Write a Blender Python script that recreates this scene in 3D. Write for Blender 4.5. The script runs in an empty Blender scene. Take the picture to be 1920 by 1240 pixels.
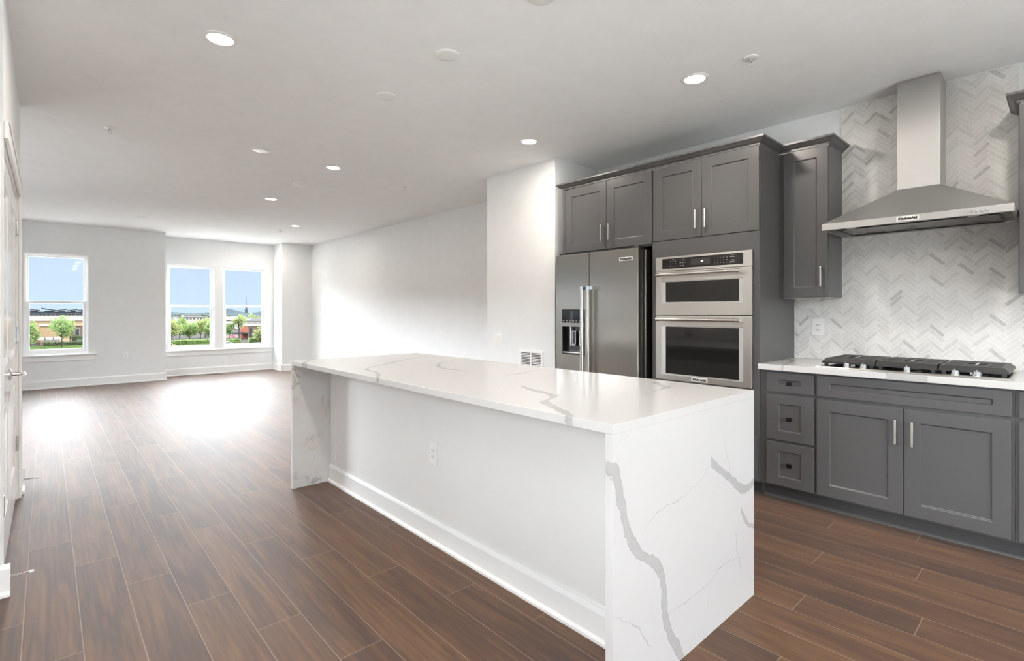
import bpy, bmesh, math, random
from mathutils import Vector, Matrix
R = random.Random(7)
SC = bpy.context.scene
COL = SC.collection
PI = math.pi

# ------------------------------------------------------------------ camera
cam = bpy.data.cameras.new('camera')
cam.sensor_fit = 'HORIZONTAL'
cam.sensor_width = 36.0
cam.lens = 955.0 / 1920.0 * 36.0
cam.shift_y = -35.0 / 1920.0
cam.clip_start, cam.clip_end = 0.02, 4000
cam_o = bpy.data.objects.new('camera', cam)
COL.objects.link(cam_o)
cam_o.location = (0, 0, 1.265)
cam_o.rotation_euler = (PI / 2, 0, -math.atan(872 / 955))
SC.camera = cam_o

# ------------------------------------------------------------------ world, sun, exposure
w = bpy.data.worlds.new('sky')
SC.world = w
w.use_nodes = True
nt = w.node_tree
nt.nodes.clear()
tc = nt.nodes.new('ShaderNodeTexCoord')
nm = nt.nodes.new('ShaderNodeVectorMath'); nm.operation = 'NORMALIZE'
sx = nt.nodes.new('ShaderNodeSeparateXYZ')
mr = nt.nodes.new('ShaderNodeMapRange'); mr.interpolation_type = 'SMOOTHSTEP'
mr.inputs['From Min'].default_value = 0.083
mr.inputs['From Max'].default_value = 0.13
m2 = nt.nodes.new('ShaderNodeMapRange')
m2.inputs['From Min'].default_value = 0.0
m2.inputs['From Max'].default_value = 0.10
lo = nt.nodes.new('ShaderNodeMix'); lo.data_type = 'RGBA'
lo.inputs[6].default_value = (0.51, 0.66, 0.77, 1)      # at the horizon
lo.inputs[7].default_value = (0.485, 0.605, 0.78, 1)
hi = nt.nodes.new('ShaderNodeMix'); hi.data_type = 'RGBA'
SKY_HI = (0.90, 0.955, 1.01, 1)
SKY_FRONT, SKY_BACK, SKY_ZENITH = 43.0, 7.8, 0.30                              # sky brightened above the camera's view to light the room
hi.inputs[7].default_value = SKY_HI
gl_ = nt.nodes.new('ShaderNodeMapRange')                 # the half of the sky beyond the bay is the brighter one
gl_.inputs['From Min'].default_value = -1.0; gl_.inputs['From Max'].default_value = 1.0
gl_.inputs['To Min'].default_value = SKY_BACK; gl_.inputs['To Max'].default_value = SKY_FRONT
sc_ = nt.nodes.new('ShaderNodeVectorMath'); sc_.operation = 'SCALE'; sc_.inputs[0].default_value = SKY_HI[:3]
bg = nt.nodes.new('ShaderNodeBackground')
out = nt.nodes.new('ShaderNodeOutputWorld')
L = nt.links.new
L(tc.outputs['Generated'], nm.inputs[0]); L(nm.outputs[0], sx.inputs[0])
L(sx.outputs['Z'], mr.inputs['Value']); L(sx.outputs['Z'], m2.inputs['Value'])
L(m2.outputs['Result'], lo.inputs[0]); L(lo.outputs[2], hi.inputs[6])
hz = nt.nodes.new('ShaderNodeMapRange'); hz.interpolation_type = 'SMOOTHSTEP'   # added sky brightness, strongest low down for floor glare
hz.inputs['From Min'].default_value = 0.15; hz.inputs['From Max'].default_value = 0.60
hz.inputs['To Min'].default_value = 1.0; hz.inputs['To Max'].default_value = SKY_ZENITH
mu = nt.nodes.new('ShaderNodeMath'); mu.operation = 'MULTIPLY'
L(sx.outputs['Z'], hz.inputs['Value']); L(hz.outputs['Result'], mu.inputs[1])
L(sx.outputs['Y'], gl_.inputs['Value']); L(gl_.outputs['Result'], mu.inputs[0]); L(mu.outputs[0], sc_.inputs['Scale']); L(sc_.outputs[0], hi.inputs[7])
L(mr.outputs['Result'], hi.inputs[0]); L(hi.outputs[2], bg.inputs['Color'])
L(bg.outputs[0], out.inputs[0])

sun = bpy.data.lights.new('sun', 'SUN')
sun.energy = 12.0; sun.angle = 0.02; sun.color = (1, 0.95, 0.86)
sun_o = bpy.data.objects.new('sun', sun); COL.objects.link(sun_o)
sun_o.rotation_euler = Vector((-0.45, 0.35, -0.82)).to_track_quat('-Z', 'Y').to_euler()

LAMP_W = 10.5
LAMP_COL = (1.0, 0.91, 0.81)
SC.view_settings.view_transform = 'Standard'
SC.view_settings.look = 'None'
SC.view_settings.gamma = 1.0
SC.view_settings.use_curve_mapping = False
SC.view_settings.exposure = 0.42
cy = SC.cycles
cy.use_denoising = True
cy.max_bounces = 10; cy.diffuse_bounces = 6; cy.glossy_bounces = 4
cy.transparent_max_bounces = 12; cy.transmission_bounces = 6
cy.sample_clamp_indirect = 20.0
cy.caustics_reflective = False; cy.caustics_refractive = False

def portal(name, cx, cyy, cz, sxx, szz, facing, fx=0):
    l = bpy.data.lights.new(name, 'AREA'); l.shape = 'RECTANGLE'
    l.size, l.size_y = sxx, szz
    l.cycles.is_portal = True
    o = bpy.data.objects.new(name, l); COL.objects.link(o)
    o.location = (cx, cyy, cz)
    o.rotation_euler = Vector((fx, facing, 0)).to_track_quat('-Z', 'Z').to_euler()
portal('window_portal', 0.124, 11.53, 1.40, 0.80, 1.66, -1)
portal('window_portal', 2.145, 12.06, 1.355, 0.81, 1.68, -1)
portal('window_portal', 3.13, 12.06, 1.355, 0.83, 1.68, -1)
portal('window_portal', 1.35, -2.56, 1.19, 3.5, 2.24, 1)
portal('window_portal', -1.76, 0.65, 1.525, 1.1, 1.45, 0, 1)
portal('window_portal', -1.76, 7.6, 1.425, 2.4, 1.65, 0, 1)

# ------------------------------------------------------------------ mesh helpers
class MB:
    def __init__(s): s.v = []; s.f = []; s.mi = []; s.cur = 0
    def add(s, vs, fs):
        b = len(s.v); s.v += [tuple(p) for p in vs]
        for f in fs: s.f.append(tuple(b + i for i in f)); s.mi.append(s.cur)
        return s
    def box(s, x0, x1, y0, y1, z0, z1):
        x0, x1 = min(x0, x1), max(x0, x1); y0, y1 = min(y0, y1), max(y0, y1); z0, z1 = min(z0, z1), max(z0, z1)
        return s.add([(x0,y0,z0),(x1,y0,z0),(x1,y1,z0),(x0,y1,z0),(x0,y0,z1),(x1,y0,z1),(x1,y1,z1),(x0,y1,z1)],
              [(0,3,2,1),(4,5,6,7),(0,1,5,4),(1,2,6,5),(2,3,7,6),(3,0,4,7)])
    def prism(s, poly, axis, a0, a1):
        """poly: 2-D outline in the two other axes, extruded along axis"""
        n = len(poly)
        def P(u, v, a): return {'x': (a,u,v), 'y': (u,a,v), 'z': (u,v,a)}[axis]
        vs = [P(u,v,a0) for u,v in poly] + [P(u,v,a1) for u,v in poly]
        return s.add(vs, [tuple(range(n))[::-1], tuple(range(n,2*n))] + [(i,(i+1)%n,n+(i+1)%n,n+i) for i in range(n)])
    def tube(s, pts, r, n=12, caps=True):
        pts = [Vector(p) for p in pts]; rs = r if isinstance(r, (list, tuple)) else [r]*len(pts)
        rings = []; up = None
        for i, p in enumerate(pts):
            d = (pts[min(i+1,len(pts)-1)] - pts[max(i-1,0)]).normalized()
            if up is None:
                up = Vector((0,0,1)) if abs(d.z) < 0.9 else Vector((1,0,0))
            a = d.cross(up).normalized(); b = a.cross(d).normalized(); up = b
            rings.append([p + (a*math.cos(2*PI*k/n) + b*math.sin(2*PI*k/n))*rs[i] for k in range(n)])
        vs = [v for rg in rings for v in rg]; fs = []
        for i in range(len(pts)-1):
            for k in range(n):
                fs.append((i*n+k, i*n+(k+1)%n, (i+1)*n+(k+1)%n, (i+1)*n+k))
        if caps: fs += [tuple(range(n))[::-1], tuple(range((len(pts)-1)*n, len(pts)*n))]
        return s.add(vs, fs)
    def lathe(s, prof, c, axis='z', n=28):
        """prof: (radius, height) pairs around axis through c"""
        vs = []; fs = []; m = len(prof)
        for r, h in prof:
            for k in range(n):
                a = 2*PI*k/n; u, v = r*math.cos(a), r*math.sin(a)
                q = {'z': (u,v,h), 'x': (h,u,v), 'y': (u,h,v)}[axis]
                vs.append((c[0]+q[0], c[1]+q[1], c[2]+q[2]))
        for i in range(m-1):
            for k in range(n): fs.append((i*n+k, i*n+(k+1)%n, (i+1)*n+(k+1)%n, (i+1)*n+k))
        fs += [tuple(range(n))[::-1], tuple(range((m-1)*n, m*n))]
        return s.add(vs, fs)
    def ring(s, axis, df, db, a0, a1, b0, b1, ha0, ha1, hb0, hb1, floor=None, slope=0.0):
        """plate with its front at df and back at db along axis ('x' or 'y'), with a hole; floor closes the hole at that depth"""
        P = (lambda d,a,b: (d,a,b)) if axis == 'x' else (lambda d,a,b: (a,d,b))
        o = [(a0,b0),(a1,b0),(a1,b1),(a0,b1)]; h = [(ha0,hb0),(ha1,hb0),(ha1,hb1),(ha0,hb1)]
        g = [(ha0+slope,hb0+slope),(ha1-slope,hb0+slope),(ha1-slope,hb1-slope),(ha0+slope,hb1-slope)]
        hd = db if floor is None else floor
        vs = [P(df,*p) for p in o] + [P(df,*p) for p in h] + [P(hd,*p) for p in g] + [P(db,*p) for p in o]
        fs = []
        for i in range(4):
            j = (i+1) % 4
            fs += [(i,j,4+j,4+i), (4+i,4+j,8+j,8+i), (i,j,12+j,12+i)]
        if floor is None:
            for i in range(4):
                j = (i+1) % 4; fs.append((8+i,8+j,12+j,12+i))
        else: fs += [(8,9,10,11), (12,13,14,15)]
        return s.add(vs, fs)

def rootloc(o):
    v = Vector((0,0,0))
    while o is not None: v += o.location; o = o.parent
    return v

def part(name, mb, mat, parent=None, bevel=0.0, smooth=False, seg=2, origin=None):
    off = rootloc(parent) if parent is not None else Vector(origin or (0,0,0))
    me = bpy.data.meshes.new(name)
    me.from_pydata([tuple(Vector(v)-off) for v in mb.v], [], mb.f)
    bm = bmesh.new(); bm.from_mesh(me)
    for f, k in zip(bm.faces, mb.mi): f.material_index = k
    bmesh.ops.recalc_face_normals(bm, faces=bm.faces)
    bm.to_mesh(me); bm.free()
    for m in (mat if isinstance(mat, (list, tuple)) else [mat]): me.materials.append(m)
    if smooth:
        for p in me.polygons: p.use_smooth = True
        me.set_sharp_from_angle(angle=0.7)
    o = bpy.data.objects.new(name, me); COL.objects.link(o)
    if parent is not None: o.parent = parent
    elif origin: o.location = origin
    if bevel:
        b = o.modifiers.new('bevel', 'BEVEL'); b.width = bevel; b.segments = seg
        b.limit_method = 'ANGLE'; b.angle_limit = 0.6; b.harden_normals = False
    return o

def leafs(name, mb, mat, parent=None):
    off = rootloc(parent) if parent is not None else Vector((0,0,0))
    me = bpy.data.meshes.new(name)
    me.from_pydata([tuple(Vector(v)-off) for v in mb.v], [], mb.f)
    me.materials.append(mat)
    o = bpy.data.objects.new(name, me); COL.objects.link(o)
    if parent is not None: o.parent = parent
    return o

def tag(o, label=None, cat=None, group=None, kind=None):
    if label: o['label'] = label
    if cat: o['category'] = cat
    if group: o['group'] = group
    if kind: o['kind'] = kind
    return o

def thing(name, label, cat, loc=(0,0,0), group=None, kind=None):
    o = bpy.data.objects.new(name, None); COL.objects.link(o)
    o.location = loc; o.empty_display_size = 0.1
    return tag(o, label, cat, group, kind)

def dup(root, loc, label=None):
    r = root.copy(); COL.objects.link(r); r.location = loc
    if label: r['label'] = label
    for ch in list(root.children):
        c = ch.copy(); COL.objects.link(c); c.parent = r
        for g in list(ch.children):
            d = g.copy(); COL.objects.link(d); d.parent = c
    return r

def struct(name, mb, mat, parent=None, bevel=0.0):
    o = part(name, mb, mat, parent, bevel)
    if parent is None: o['kind'] = 'structure'
    return o

# ------------------------------------------------------------------ material helpers
class NG:
    def __init__(s, name):
        s.m = bpy.data.materials.new(name); s.m.use_nodes = True
        s.t = s.m.node_tree; s.b = s.t.nodes['Principled BSDF']
        s.out = s.t.nodes['Material Output']
    def n(s, kind, **kw):
        x = s.t.nodes.new('ShaderNode' + kind)
        for k, v in kw.items(): setattr(x, k, v)
        return x
    def lk(s, a, b): s.t.links.new(a, b)
    def put(s, sock, v):
        if isinstance(v, bpy.types.NodeSocket): s.lk(v, sock)
        else: sock.default_value = v
    def ma(s, op, a, b=None, c=None, clamp=False):
        x = s.n('Math', operation=op); x.use_clamp = clamp
        for i, v in enumerate((a, b, c)):
            if v is not None: s.put(x.inputs[i], v)
        return x.outputs[0]
    def vm(s, op, a, b=None, out=0, scale=None):
        x = s.n('VectorMath', operation=op)
        s.put(x.inputs[0], a)
        if b is not None: s.put(x.inputs[1], b)
        if scale is not None: s.put(x.inputs['Scale'], scale)
        return x.outputs['Value'] if op in ('LENGTH','DOT_PRODUCT','DISTANCE') else x.outputs[0]
    def pos(s): return s.n('NewGeometry').outputs['Position']
    def obj(s): return s.n('TexCoord').outputs['Object']
    def sep(s, v):
        x = s.n('SeparateXYZ'); s.lk(v, x.inputs[0]); return x.outputs
    def comb(s, a, b, c):
        x = s.n('CombineXYZ')
        for i, v in enumerate((a,b,c)): s.put(x.inputs[i], v)
        return x.outputs[0]
    def noise(s, v, scale, detail=3, rough=0.55, dist=0.0):
        x = s.n('TexNoise'); s.put(x.inputs['Vector'], v); x.inputs['Scale'].default_value = scale
        x.inputs['Detail'].default_value = detail; x.inputs['Roughness'].default_value = rough
        x.inputs['Distortion'].default_value = dist
        return x.outputs['Fac']
    def rng(s, v, a, b, c, d, smooth=False):
        x = s.n('MapRange')
        if smooth: x.interpolation_type = 'SMOOTHSTEP'
        s.put(x.inputs['Value'], v)
        for k, q in zip(('From Min','From Max','To Min','To Max'), (a,b,c,d)): s.put(x.inputs[k], q)
        return x.outputs['Result']
    def mix(s, f, a, b, mode='MIX'):
        x = s.n('Mix', data_type='RGBA', blend_type=mode)
        s.put(x.inputs[0], f)
        for i, v in ((6,a),(7,b)):
            s.put(x.inputs[i], v if isinstance(v, bpy.types.NodeSocket) else (*v[:3], 1))
        return x.outputs[2]
    def ramp(s, f, stops):
        x = s.n('ValToRGB'); s.lk(f, x.inputs[0]); e = x.color_ramp.elements
        while len(e) < len(stops): e.new(0.5)
        for q, (p, c) in zip(e, stops): q.position = p; q.color = (*c, 1)
        return x.outputs['Color']
    def set(s, **kw):
        for k, v in kw.items():
            k = {'color':'Base Color','rough':'Roughness','metal':'Metallic','sheen':'Sheen Weight','shr':'Sheen Roughness','shc':'Sheen Tint','spec':'Specular IOR Level','normal':'Normal',
                 'emit':'Emission Color','estr':'Emission Strength','coat':'Coat Weight','aniso':'Anisotropic','ior':'IOR',
                 'trans':'Transmission Weight','arot':'Anisotropic Rotation','tangent':'Tangent','croug':'Coat Roughness'}[k]
            if isinstance(v, tuple) and len(v) == 3 and k in ('Base Color','Emission Color'): v = (*v, 1)
            s.put(s.b.inputs[k], v)
        return s
    def bump(s, h, strength=0.2, dist=0.002):
        x = s.n('Bump'); x.inputs['Strength'].default_value = strength; x.inputs['Distance'].default_value = dist
        s.lk(h, x.inputs['Height']); return x.outputs[0]

def simple(name, col, rough, metal=0.0, var=0.04, scale=6.0, spec=0.5, bump=0.0, bscale=300.0):
    g = NG(name)
    f = g.noise(g.obj(), scale, 2)
    k = [tuple(max(0, c*(1-var)) for c in col), tuple(min(1, c*(1+var)) for c in col)]
    g.set(color=g.mix(f, k[0], k[1]), rough=g.rng(f, 0.3, 0.7, rough*0.95, min(1, rough*1.05)), metal=metal, spec=spec)
    if bump: g.set(normal=g.bump(g.noise(g.obj(), bscale, 2), bump, 0.001))
    return g.m

M = {}
M['wall'] = simple('wall_paint', (0.79, 0.805, 0.805), 0.75, spec=0.3, bump=0.05)
M['ceiling'] = simple('ceiling_paint', (0.915, 0.93, 0.935), 0.9, spec=0.2, bump=0.05)
M['trim'] = simple('trim_paint', (0.84, 0.84, 0.83), 0.32, var=0.01)
M['door'] = simple('door_paint', (0.80, 0.80, 0.795), 0.16, var=0.01)
M['island'] = simple('island_paint', (0.80, 0.79, 0.77), 0.5, var=0.02)
M['vinyl'] = simple('window_vinyl', (0.86, 0.86, 0.86), 0.3, var=0.01)
M['plate'] = simple('white_plastic', (0.84, 0.84, 0.83), 0.3, var=0.01)
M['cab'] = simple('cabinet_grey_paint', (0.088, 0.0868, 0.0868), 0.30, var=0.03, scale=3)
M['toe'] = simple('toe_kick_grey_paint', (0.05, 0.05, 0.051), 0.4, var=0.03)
M['nickel'] = simple('satin_nickel', (0.74, 0.72, 0.69), 0.22, 1.0, 0.02)
M['chrome'] = simple('polished_chrome', (0.80, 0.80, 0.80), 0.08, 1.0, 0.01)
M['bounce_deck'] = simple('bounce_deck_paving', (0.70,0.695,0.68), 0.9, var=0.05)
M['bounce_ground'] = simple('bounce_ground_paving', (0.34,0.335,0.32), 0.9, var=0.05)
M['dark'] = simple('dark_gap', (0.012, 0.012, 0.012), 0.6)
M['blackp'] = simple('black_plastic', (0.012, 0.012, 0.013), 0.3)
M['knob'] = simple('dark_bronze_knob', (0.02, 0.018, 0.017), 0.3, 0.6)
M['iron'] = simple('cast_iron', (0.028, 0.028, 0.028), 0.42, 0.0, 0.1, 40)
M['slot'] = simple('slot_dark', (0.03, 0.03, 0.03), 0.6)
M['ink'] = simple('badge_ink', (0.02, 0.02, 0.02), 0.4)
M['mark'] = simple('panel_print', (0.36, 0.36, 0.36), 0.5)
M['under'] = simple('cabinet_underside', (0.55, 0.52, 0.48), 0.6)
M['rubber'] = simple('white_rubber', (0.75, 0.74, 0.72), 0.6)

def brushed(name, col, rough, axis):
    g = NG(name)
    p = g.sep(g.obj())
    k = {'z': (900, 900, 12), 'y': (900, 12, 900)}[axis]
    v = g.comb(g.ma('MULTIPLY', p[0], k[0]), g.ma('MULTIPLY', p[1], k[1]), g.ma('MULTIPLY', p[2], k[2]))
    f = g.noise(v, 1.0, 2)
    g.set(color=g.mix(f, tuple(c*0.995 for c in col), tuple(min(1, c*1.005) for c in col)),
          rough=g.rng(f, 0.3, 0.7, rough*0.985, rough*1.015), metal=1.0)
    g.set(aniso=0.65)
    t = g.n('Tangent'); t.direction_type = 'RADIAL'; t.axis = 'Z' if axis == 'z' else 'Y'
    g.lk(t.outputs[0], g.b.inputs['Tangent'])
    return g.m
M['steel'] = brushed('brushed_steel', (0.36, 0.335, 0.305), 0.27, 'z')
M['steelh'] = brushed('brushed_steel_horizontal', (0.62, 0.60, 0.57), 0.30, 'y')
M['hood'] = brushed('hood_steel', (0.50, 0.495, 0.485), 0.36, 'z')
M['hoodc'] = brushed('hood_canopy_steel', (0.72, 0.71, 0.69), 0.36, 'z')
M['steelb'] = brushed('bright_steel', (0.78, 0.77, 0.75), 0.28, 'y')

g = NG('black_oven_glass')
g.set(color=g.mix(g.noise(g.obj(), 4, 1), (0.006,0.006,0.006), (0.009,0.009,0.008)), rough=0.04, spec=0.6)
M['oglass'] = g.m
M['canopy'] = simple('satin_hood_steel', (0.66,0.65,0.635), 0.42, 1.0, 0.01)
M['filter'] = simple('grease_filter_steel', (0.30,0.295,0.285), 0.28, 1.0, 0.02)
M['rim'] = simple('hood_rim_steel', (0.50,0.49,0.475), 0.45, 1.0, 0.01)
M['handle'] = simple('handle_steel', (0.70,0.68,0.65), 0.22, 1.0, 0.01)
M['badge'] = simple('bright_badge', (0.80,0.79,0.77), 0.5, 0.6, 0.01)
g = NG('window_glass')
g.t.nodes.remove(g.b)
fr = g.n('Fresnel'); fr.inputs['IOR'].default_value = 1.45
tr = g.n('BsdfTransparent'); gl = g.n('BsdfGlossy')
tr.inputs['Color'].default_value = (0.985, 0.99, 0.99, 1)
gl.inputs['Roughness'].default_value = 0.02
geo = g.n('NewGeometry')
mx = g.n('MixShader'); g.lk(g.ma('MULTIPLY', fr.outputs[0], g.ma('SUBTRACT', 1.0, geo.outputs['Backfacing'])), mx.inputs[0]); g.lk(tr.outputs[0], mx.inputs[1]); g.lk(gl.outputs[0], mx.inputs[2])
g.lk(mx.outputs[0], g.out.inputs['Surface'])
M['glass'] = g.m
def emit(name, col, s):
    g = NG(name); g.set(color=(0.9,0.9,0.9), emit=col, estr=s); return g.m
M['lens'] = emit('lit_lens', (1.0, 0.95, 0.88), 9.0)
M['digit'] = emit('lit_digits', (0.9, 0.95, 1.0), 0.8)
M['lensoff'] = simple('frosted_lens', (0.7, 0.7, 0.68), 0.25)

# --- wood-look planks
def floor_material():
    g = NG('wood_plank_floor')
    P = g.sep(g.pos())
    W_, L_ = 0.1715, 1.235
    xr = g.ma('DIVIDE', g.ma('SUBTRACT', P[0], 0.1015), W_)
    row = g.ma('FLOOR', xr); fx = g.ma('FRACT', xr)
    off = g.ma('SUBTRACT', 0.86, g.ma('MULTIPLY', row, 0.385))
    yr = g.ma('DIVIDE', g.ma('SUBTRACT', P[1], off), L_)
    cl = g.ma('FLOOR', yr); fy = g.ma('FRACT', yr)
    wn = g.n('TexWhiteNoise', noise_dimensions='3D'); g.lk(g.comb(row, cl, 3.7), wn.inputs['Vector'])
    idv = wn.outputs['Value']; idc = g.sep(wn.outputs['Color'])
    # grain
    gx = g.ma('ADD', P[0], g.ma('MULTIPLY', idc[0], 31.0)); gy = g.ma('ADD', P[1], g.ma('MULTIPLY', idc[1], 47.0))
    fine = g.noise(g.comb(g.ma('MULTIPLY', gx, 60), g.ma('MULTIPLY', gy, 3.2), 0.0), 1.0, 6, 0.62, 0.9)
    broad = g.noise(g.comb(g.ma('MULTIPLY', gx, 13), g.ma('MULTIPLY', gy, 1.0), 4.0), 1.0, 4, 0.6, 1.6)
    wv = g.n('TexWave', wave_type='BANDS', bands_direction='X', wave_profile='SIN')
    g.lk(g.comb(g.ma('MULTIPLY', gx, 16), g.ma('MULTIPLY', gy, 1.1), 0.0), wv.inputs['Vector'])
    wv.inputs['Scale'].default_value = 0.8; wv.inputs['Distortion'].default_value = 7.0
    wv.inputs['Detail'].default_value = 3.0; wv.inputs['Detail Scale'].default_value = 0.9
    t = g.ma('ADD', g.ma('MULTIPLY', broad, 0.62), g.ma('ADD', g.ma('MULTIPLY', wv.outputs['Fac'], 0.05), g.ma('MULTIPLY', fine, 0.34)))
    t = g.ma('ADD', t, g.ma('MULTIPLY', g.ma('SUBTRACT', idv, 0.5), 0.11))
    col = g.ramp(t, [(0.22, (0.018, 0.006, 0.0025)), (0.42, (0.058, 0.0205, 0.006)), (0.55, (0.106, 0.0425, 0.012)),
                     (0.70, (0.158, 0.073, 0.023)), (0.88, (0.215, 0.115, 0.043))])
    dx = g.ma('MULTIPLY', g.ma('MINIMUM', fx, g.ma('SUBTRACT', 1.0, fx)), W_)
    dy = g.ma('MULTIPLY', g.ma('MINIMUM', fy, g.ma('SUBTRACT', 1.0, fy)), L_)
    d = g.ma('MINIMUM', dx, dy)
    joint = g.rng(d, 0.0012, 0.0022, 1.0, 0.0)
    col = g.mix(g.ma('MULTIPLY', joint, 0.6), col, (0.30, 0.22, 0.17))
    hgt = g.ma('ADD', g.rng(d, 0.0, 0.004, 0.0, 1.0, True), g.ma('MULTIPLY', fine, 0.10))
    g.set(color=col, rough=g.rng(fine, 0.3, 0.7, 0.59, 0.65), spec=1.0, sheen=0.20, shr=0.30, shc=(1.0,0.95,0.91,1), normal=g.bump(hgt, 0.25, 0.0012))
    return g.m
M['floor'] = floor_material()

# --- herringbone marble mosaic
def herringbone_material():
    g = NG('herringbone_marble_tile')
    P = g.sep(g.pos())
    W_, N = 0.0251, 4
    y = g.ma('SUBTRACT', P[1], 0.402 + 0.0089)
    a = 1 / (math.sqrt(2) * W_)
    u = g.ma('MULTIPLY', g.ma('ADD', y, P[2]), a); v = g.ma('MULTIPLY', g.ma('SUBTRACT', P[2], y), a)
    i = g.ma('FLOOR', u); j = g.ma('FLOOR', v)
    fu = g.ma('FRACT', u); fv = g.ma('FRACT', v)
    k = g.ma('SUBTRACT', g.ma('SUBTRACT', i, j), g.ma('MULTIPLY', g.ma('FLOOR', g.ma('DIVIDE', g.ma('ADD', g.ma('SUBTRACT', i, j), 0.5), 2.0*N)), 2.0*N))
    H = g.ma('LESS_THAN', k, N - 0.5)
    nH = g.ma('SUBTRACT', 1.0, H)
    back = g.ma('SUBTRACT', 2*N - 1.0, k)
    sel = lambda p, q: g.ma('ADD', g.ma('MULTIPLY', H, p), g.ma('MULTIPLY', nH, q))
    al = sel(g.ma('ADD', fu, k), g.ma('ADD', fv, back))      # along the tile, 0..N
    ac = sel(fv, fu)                                         # across, 0..1
    ida = sel(g.ma('SUBTRACT', i, k), i); idb = sel(j, g.ma('SUBTRACT', j, back))
    wn = g.n('TexWhiteNoise', noise_dimensions='3D'); g.lk(g.comb(ida, idb, H), wn.inputs['Vector'])
    r = wn.outputs['Value']; rc = g.sep(wn.outputs['Color'])
    d = g.ma('MINIMUM', g.ma('MINIMUM', al, g.ma('SUBTRACT', float(N), al)), g.ma('MINIMUM', ac, g.ma('SUBTRACT', 1.0, ac)))
    grout = g.rng(d, 0.035, 0.075, 1.0, 0.0)
    st = g.noise(g.comb(g.ma('ADD', g.ma('MULTIPLY', al, 0.5), g.ma('MULTIPLY', rc[0], 90)), g.ma('ADD', g.ma('MULTIPLY', ac, 1.6), g.ma('MULTIPLY', rc[1], 70)), 0.0), 1.4, 4, 0.6, 1.0)
    big = g.noise(g.pos(), 3.0, 2)
    dark = g.ma('ADD', g.ma('MULTIPLY', r, 0.80), g.ma('MULTIPLY', g.ma('GREATER_THAN', r, 0.93), 0.30))
    tone = g.ma('ADD', g.ma('MULTIPLY', dark, 0.58), g.ma('MULTIPLY', g.ma('SUBTRACT', st, 0.5), 0.8))
    tone = g.ma('ADD', tone, g.ma('MULTIPLY', g.ma('SUBTRACT', big, 0.5), 0.25))
    col = g.ramp(g.ma('ADD', tone, 0.15), [(0.0, (0.82, 0.808, 0.785)), (0.35, (0.735, 0.725, 0.70)), (0.65, (0.63, 0.62, 0.60)), (1.0, (0.40, 0.392, 0.378))])
    col = g.mix(g.ma('MULTIPLY', grout, 0.8), col, (0.90, 0.897, 0.89))
    g.set(color=col, rough=0.38, spec=0.45, normal=g.bump(g.rng(d, 0.0, 0.10, 0.0, 1.0, True), 0.12, 0.0012))
    return g.m
M['tile'] = herringbone_material()

# --- veined quartz: every vein is a curve v(t) across one slab, with a width that dies out at its ends
VT = [  # on the top: x as a function of y
 ([(1.115,1.290),(1.163,1.323),(1.223,1.352),(1.301,1.391),(1.383,1.437),(1.451,1.565),(1.508,1.586),(1.646,1.616),(1.769,1.67)], 0.017, 'yx', 'b'),
 ([(1.241,1.997),(1.262,2.115),(1.33,2.178),(1.397,2.24)], 0.017, 'yx', 'be'),
 ([(1.475,2.233),(1.532,2.253)], 0.010, 'yx', ''),
 ([(2.455,1.285),(2.704,1.409),(2.901,1.442),(3.076,1.65),(3.24,1.872),(3.434,2.217)], 0.012, 'yx', 'b'),
 ([(2.352,1.841),(2.556,1.819),(2.796,1.895),(3.043,2.236)], 0.011, 'yx', ''),
 ([(1.846,2.082),(1.99,2.108),(2.25,2.189)], 0.008, 'xy', ''),
 ([(3.46,1.285),(3.56,1.31),(3.764,1.447)], 0.015, 'yx', 'be'),
]
VE = [  # on the near end: x as a function of z, or z of x
 ([(0.0,1.712),(0.08,1.659),(0.166,1.606),(0.234,1.591),(0.315,1.584),(0.379,1.556),(0.426,1.507),(0.483,1.421),(0.547,1.378),(0.627,1.347),(0.71,1.324),(0.763,1.306),(0.80,1.289)], 0.019, 'zx', 'be'),
 ([(1.931,0.673),(2.013,0.625),(2.094,0.576),(2.211,0.502),(2.26,0.492),(2.335,0.505)], 0.019, 'xz', 'be'),
 ([(0.30,2.335),(0.358,2.245),(0.433,2.2)], 0.011, 'zx', 'b'),
]
HE = [([(1.606,0.201),(1.778,0.199),(1.9,0.2),(2.013,0.232),(2.115,0.23),(2.2,0.207)],'xz'), ([(0.592,2.104),(0.664,2.073),(0.802,2.013)],'zx'),
      ([(1.441,0.536),(1.591,0.585),(1.682,0.586),(1.829,0.617),(1.937,0.672)],'xz'), ([(1.306,0.321),(1.415,0.238),(1.473,0.169),(1.507,0.128)],'xz'),
      ([(0.073,2.2),(0.191,2.189),(0.269,2.157),(0.357,2.146)],'zx'), ([(0.214,1.507),(0.301,1.507)],'zx'), ([(0.681,1.937),(0.822,1.937)],'zx')]
VC = [([(1.27,3.555),(1.33,3.9),(1.42,4.1)],0.012,'yx','b'), ([(0.53,3.56),(0.62,3.566),(0.80,3.6)],0.02,'yx','b')]
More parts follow.
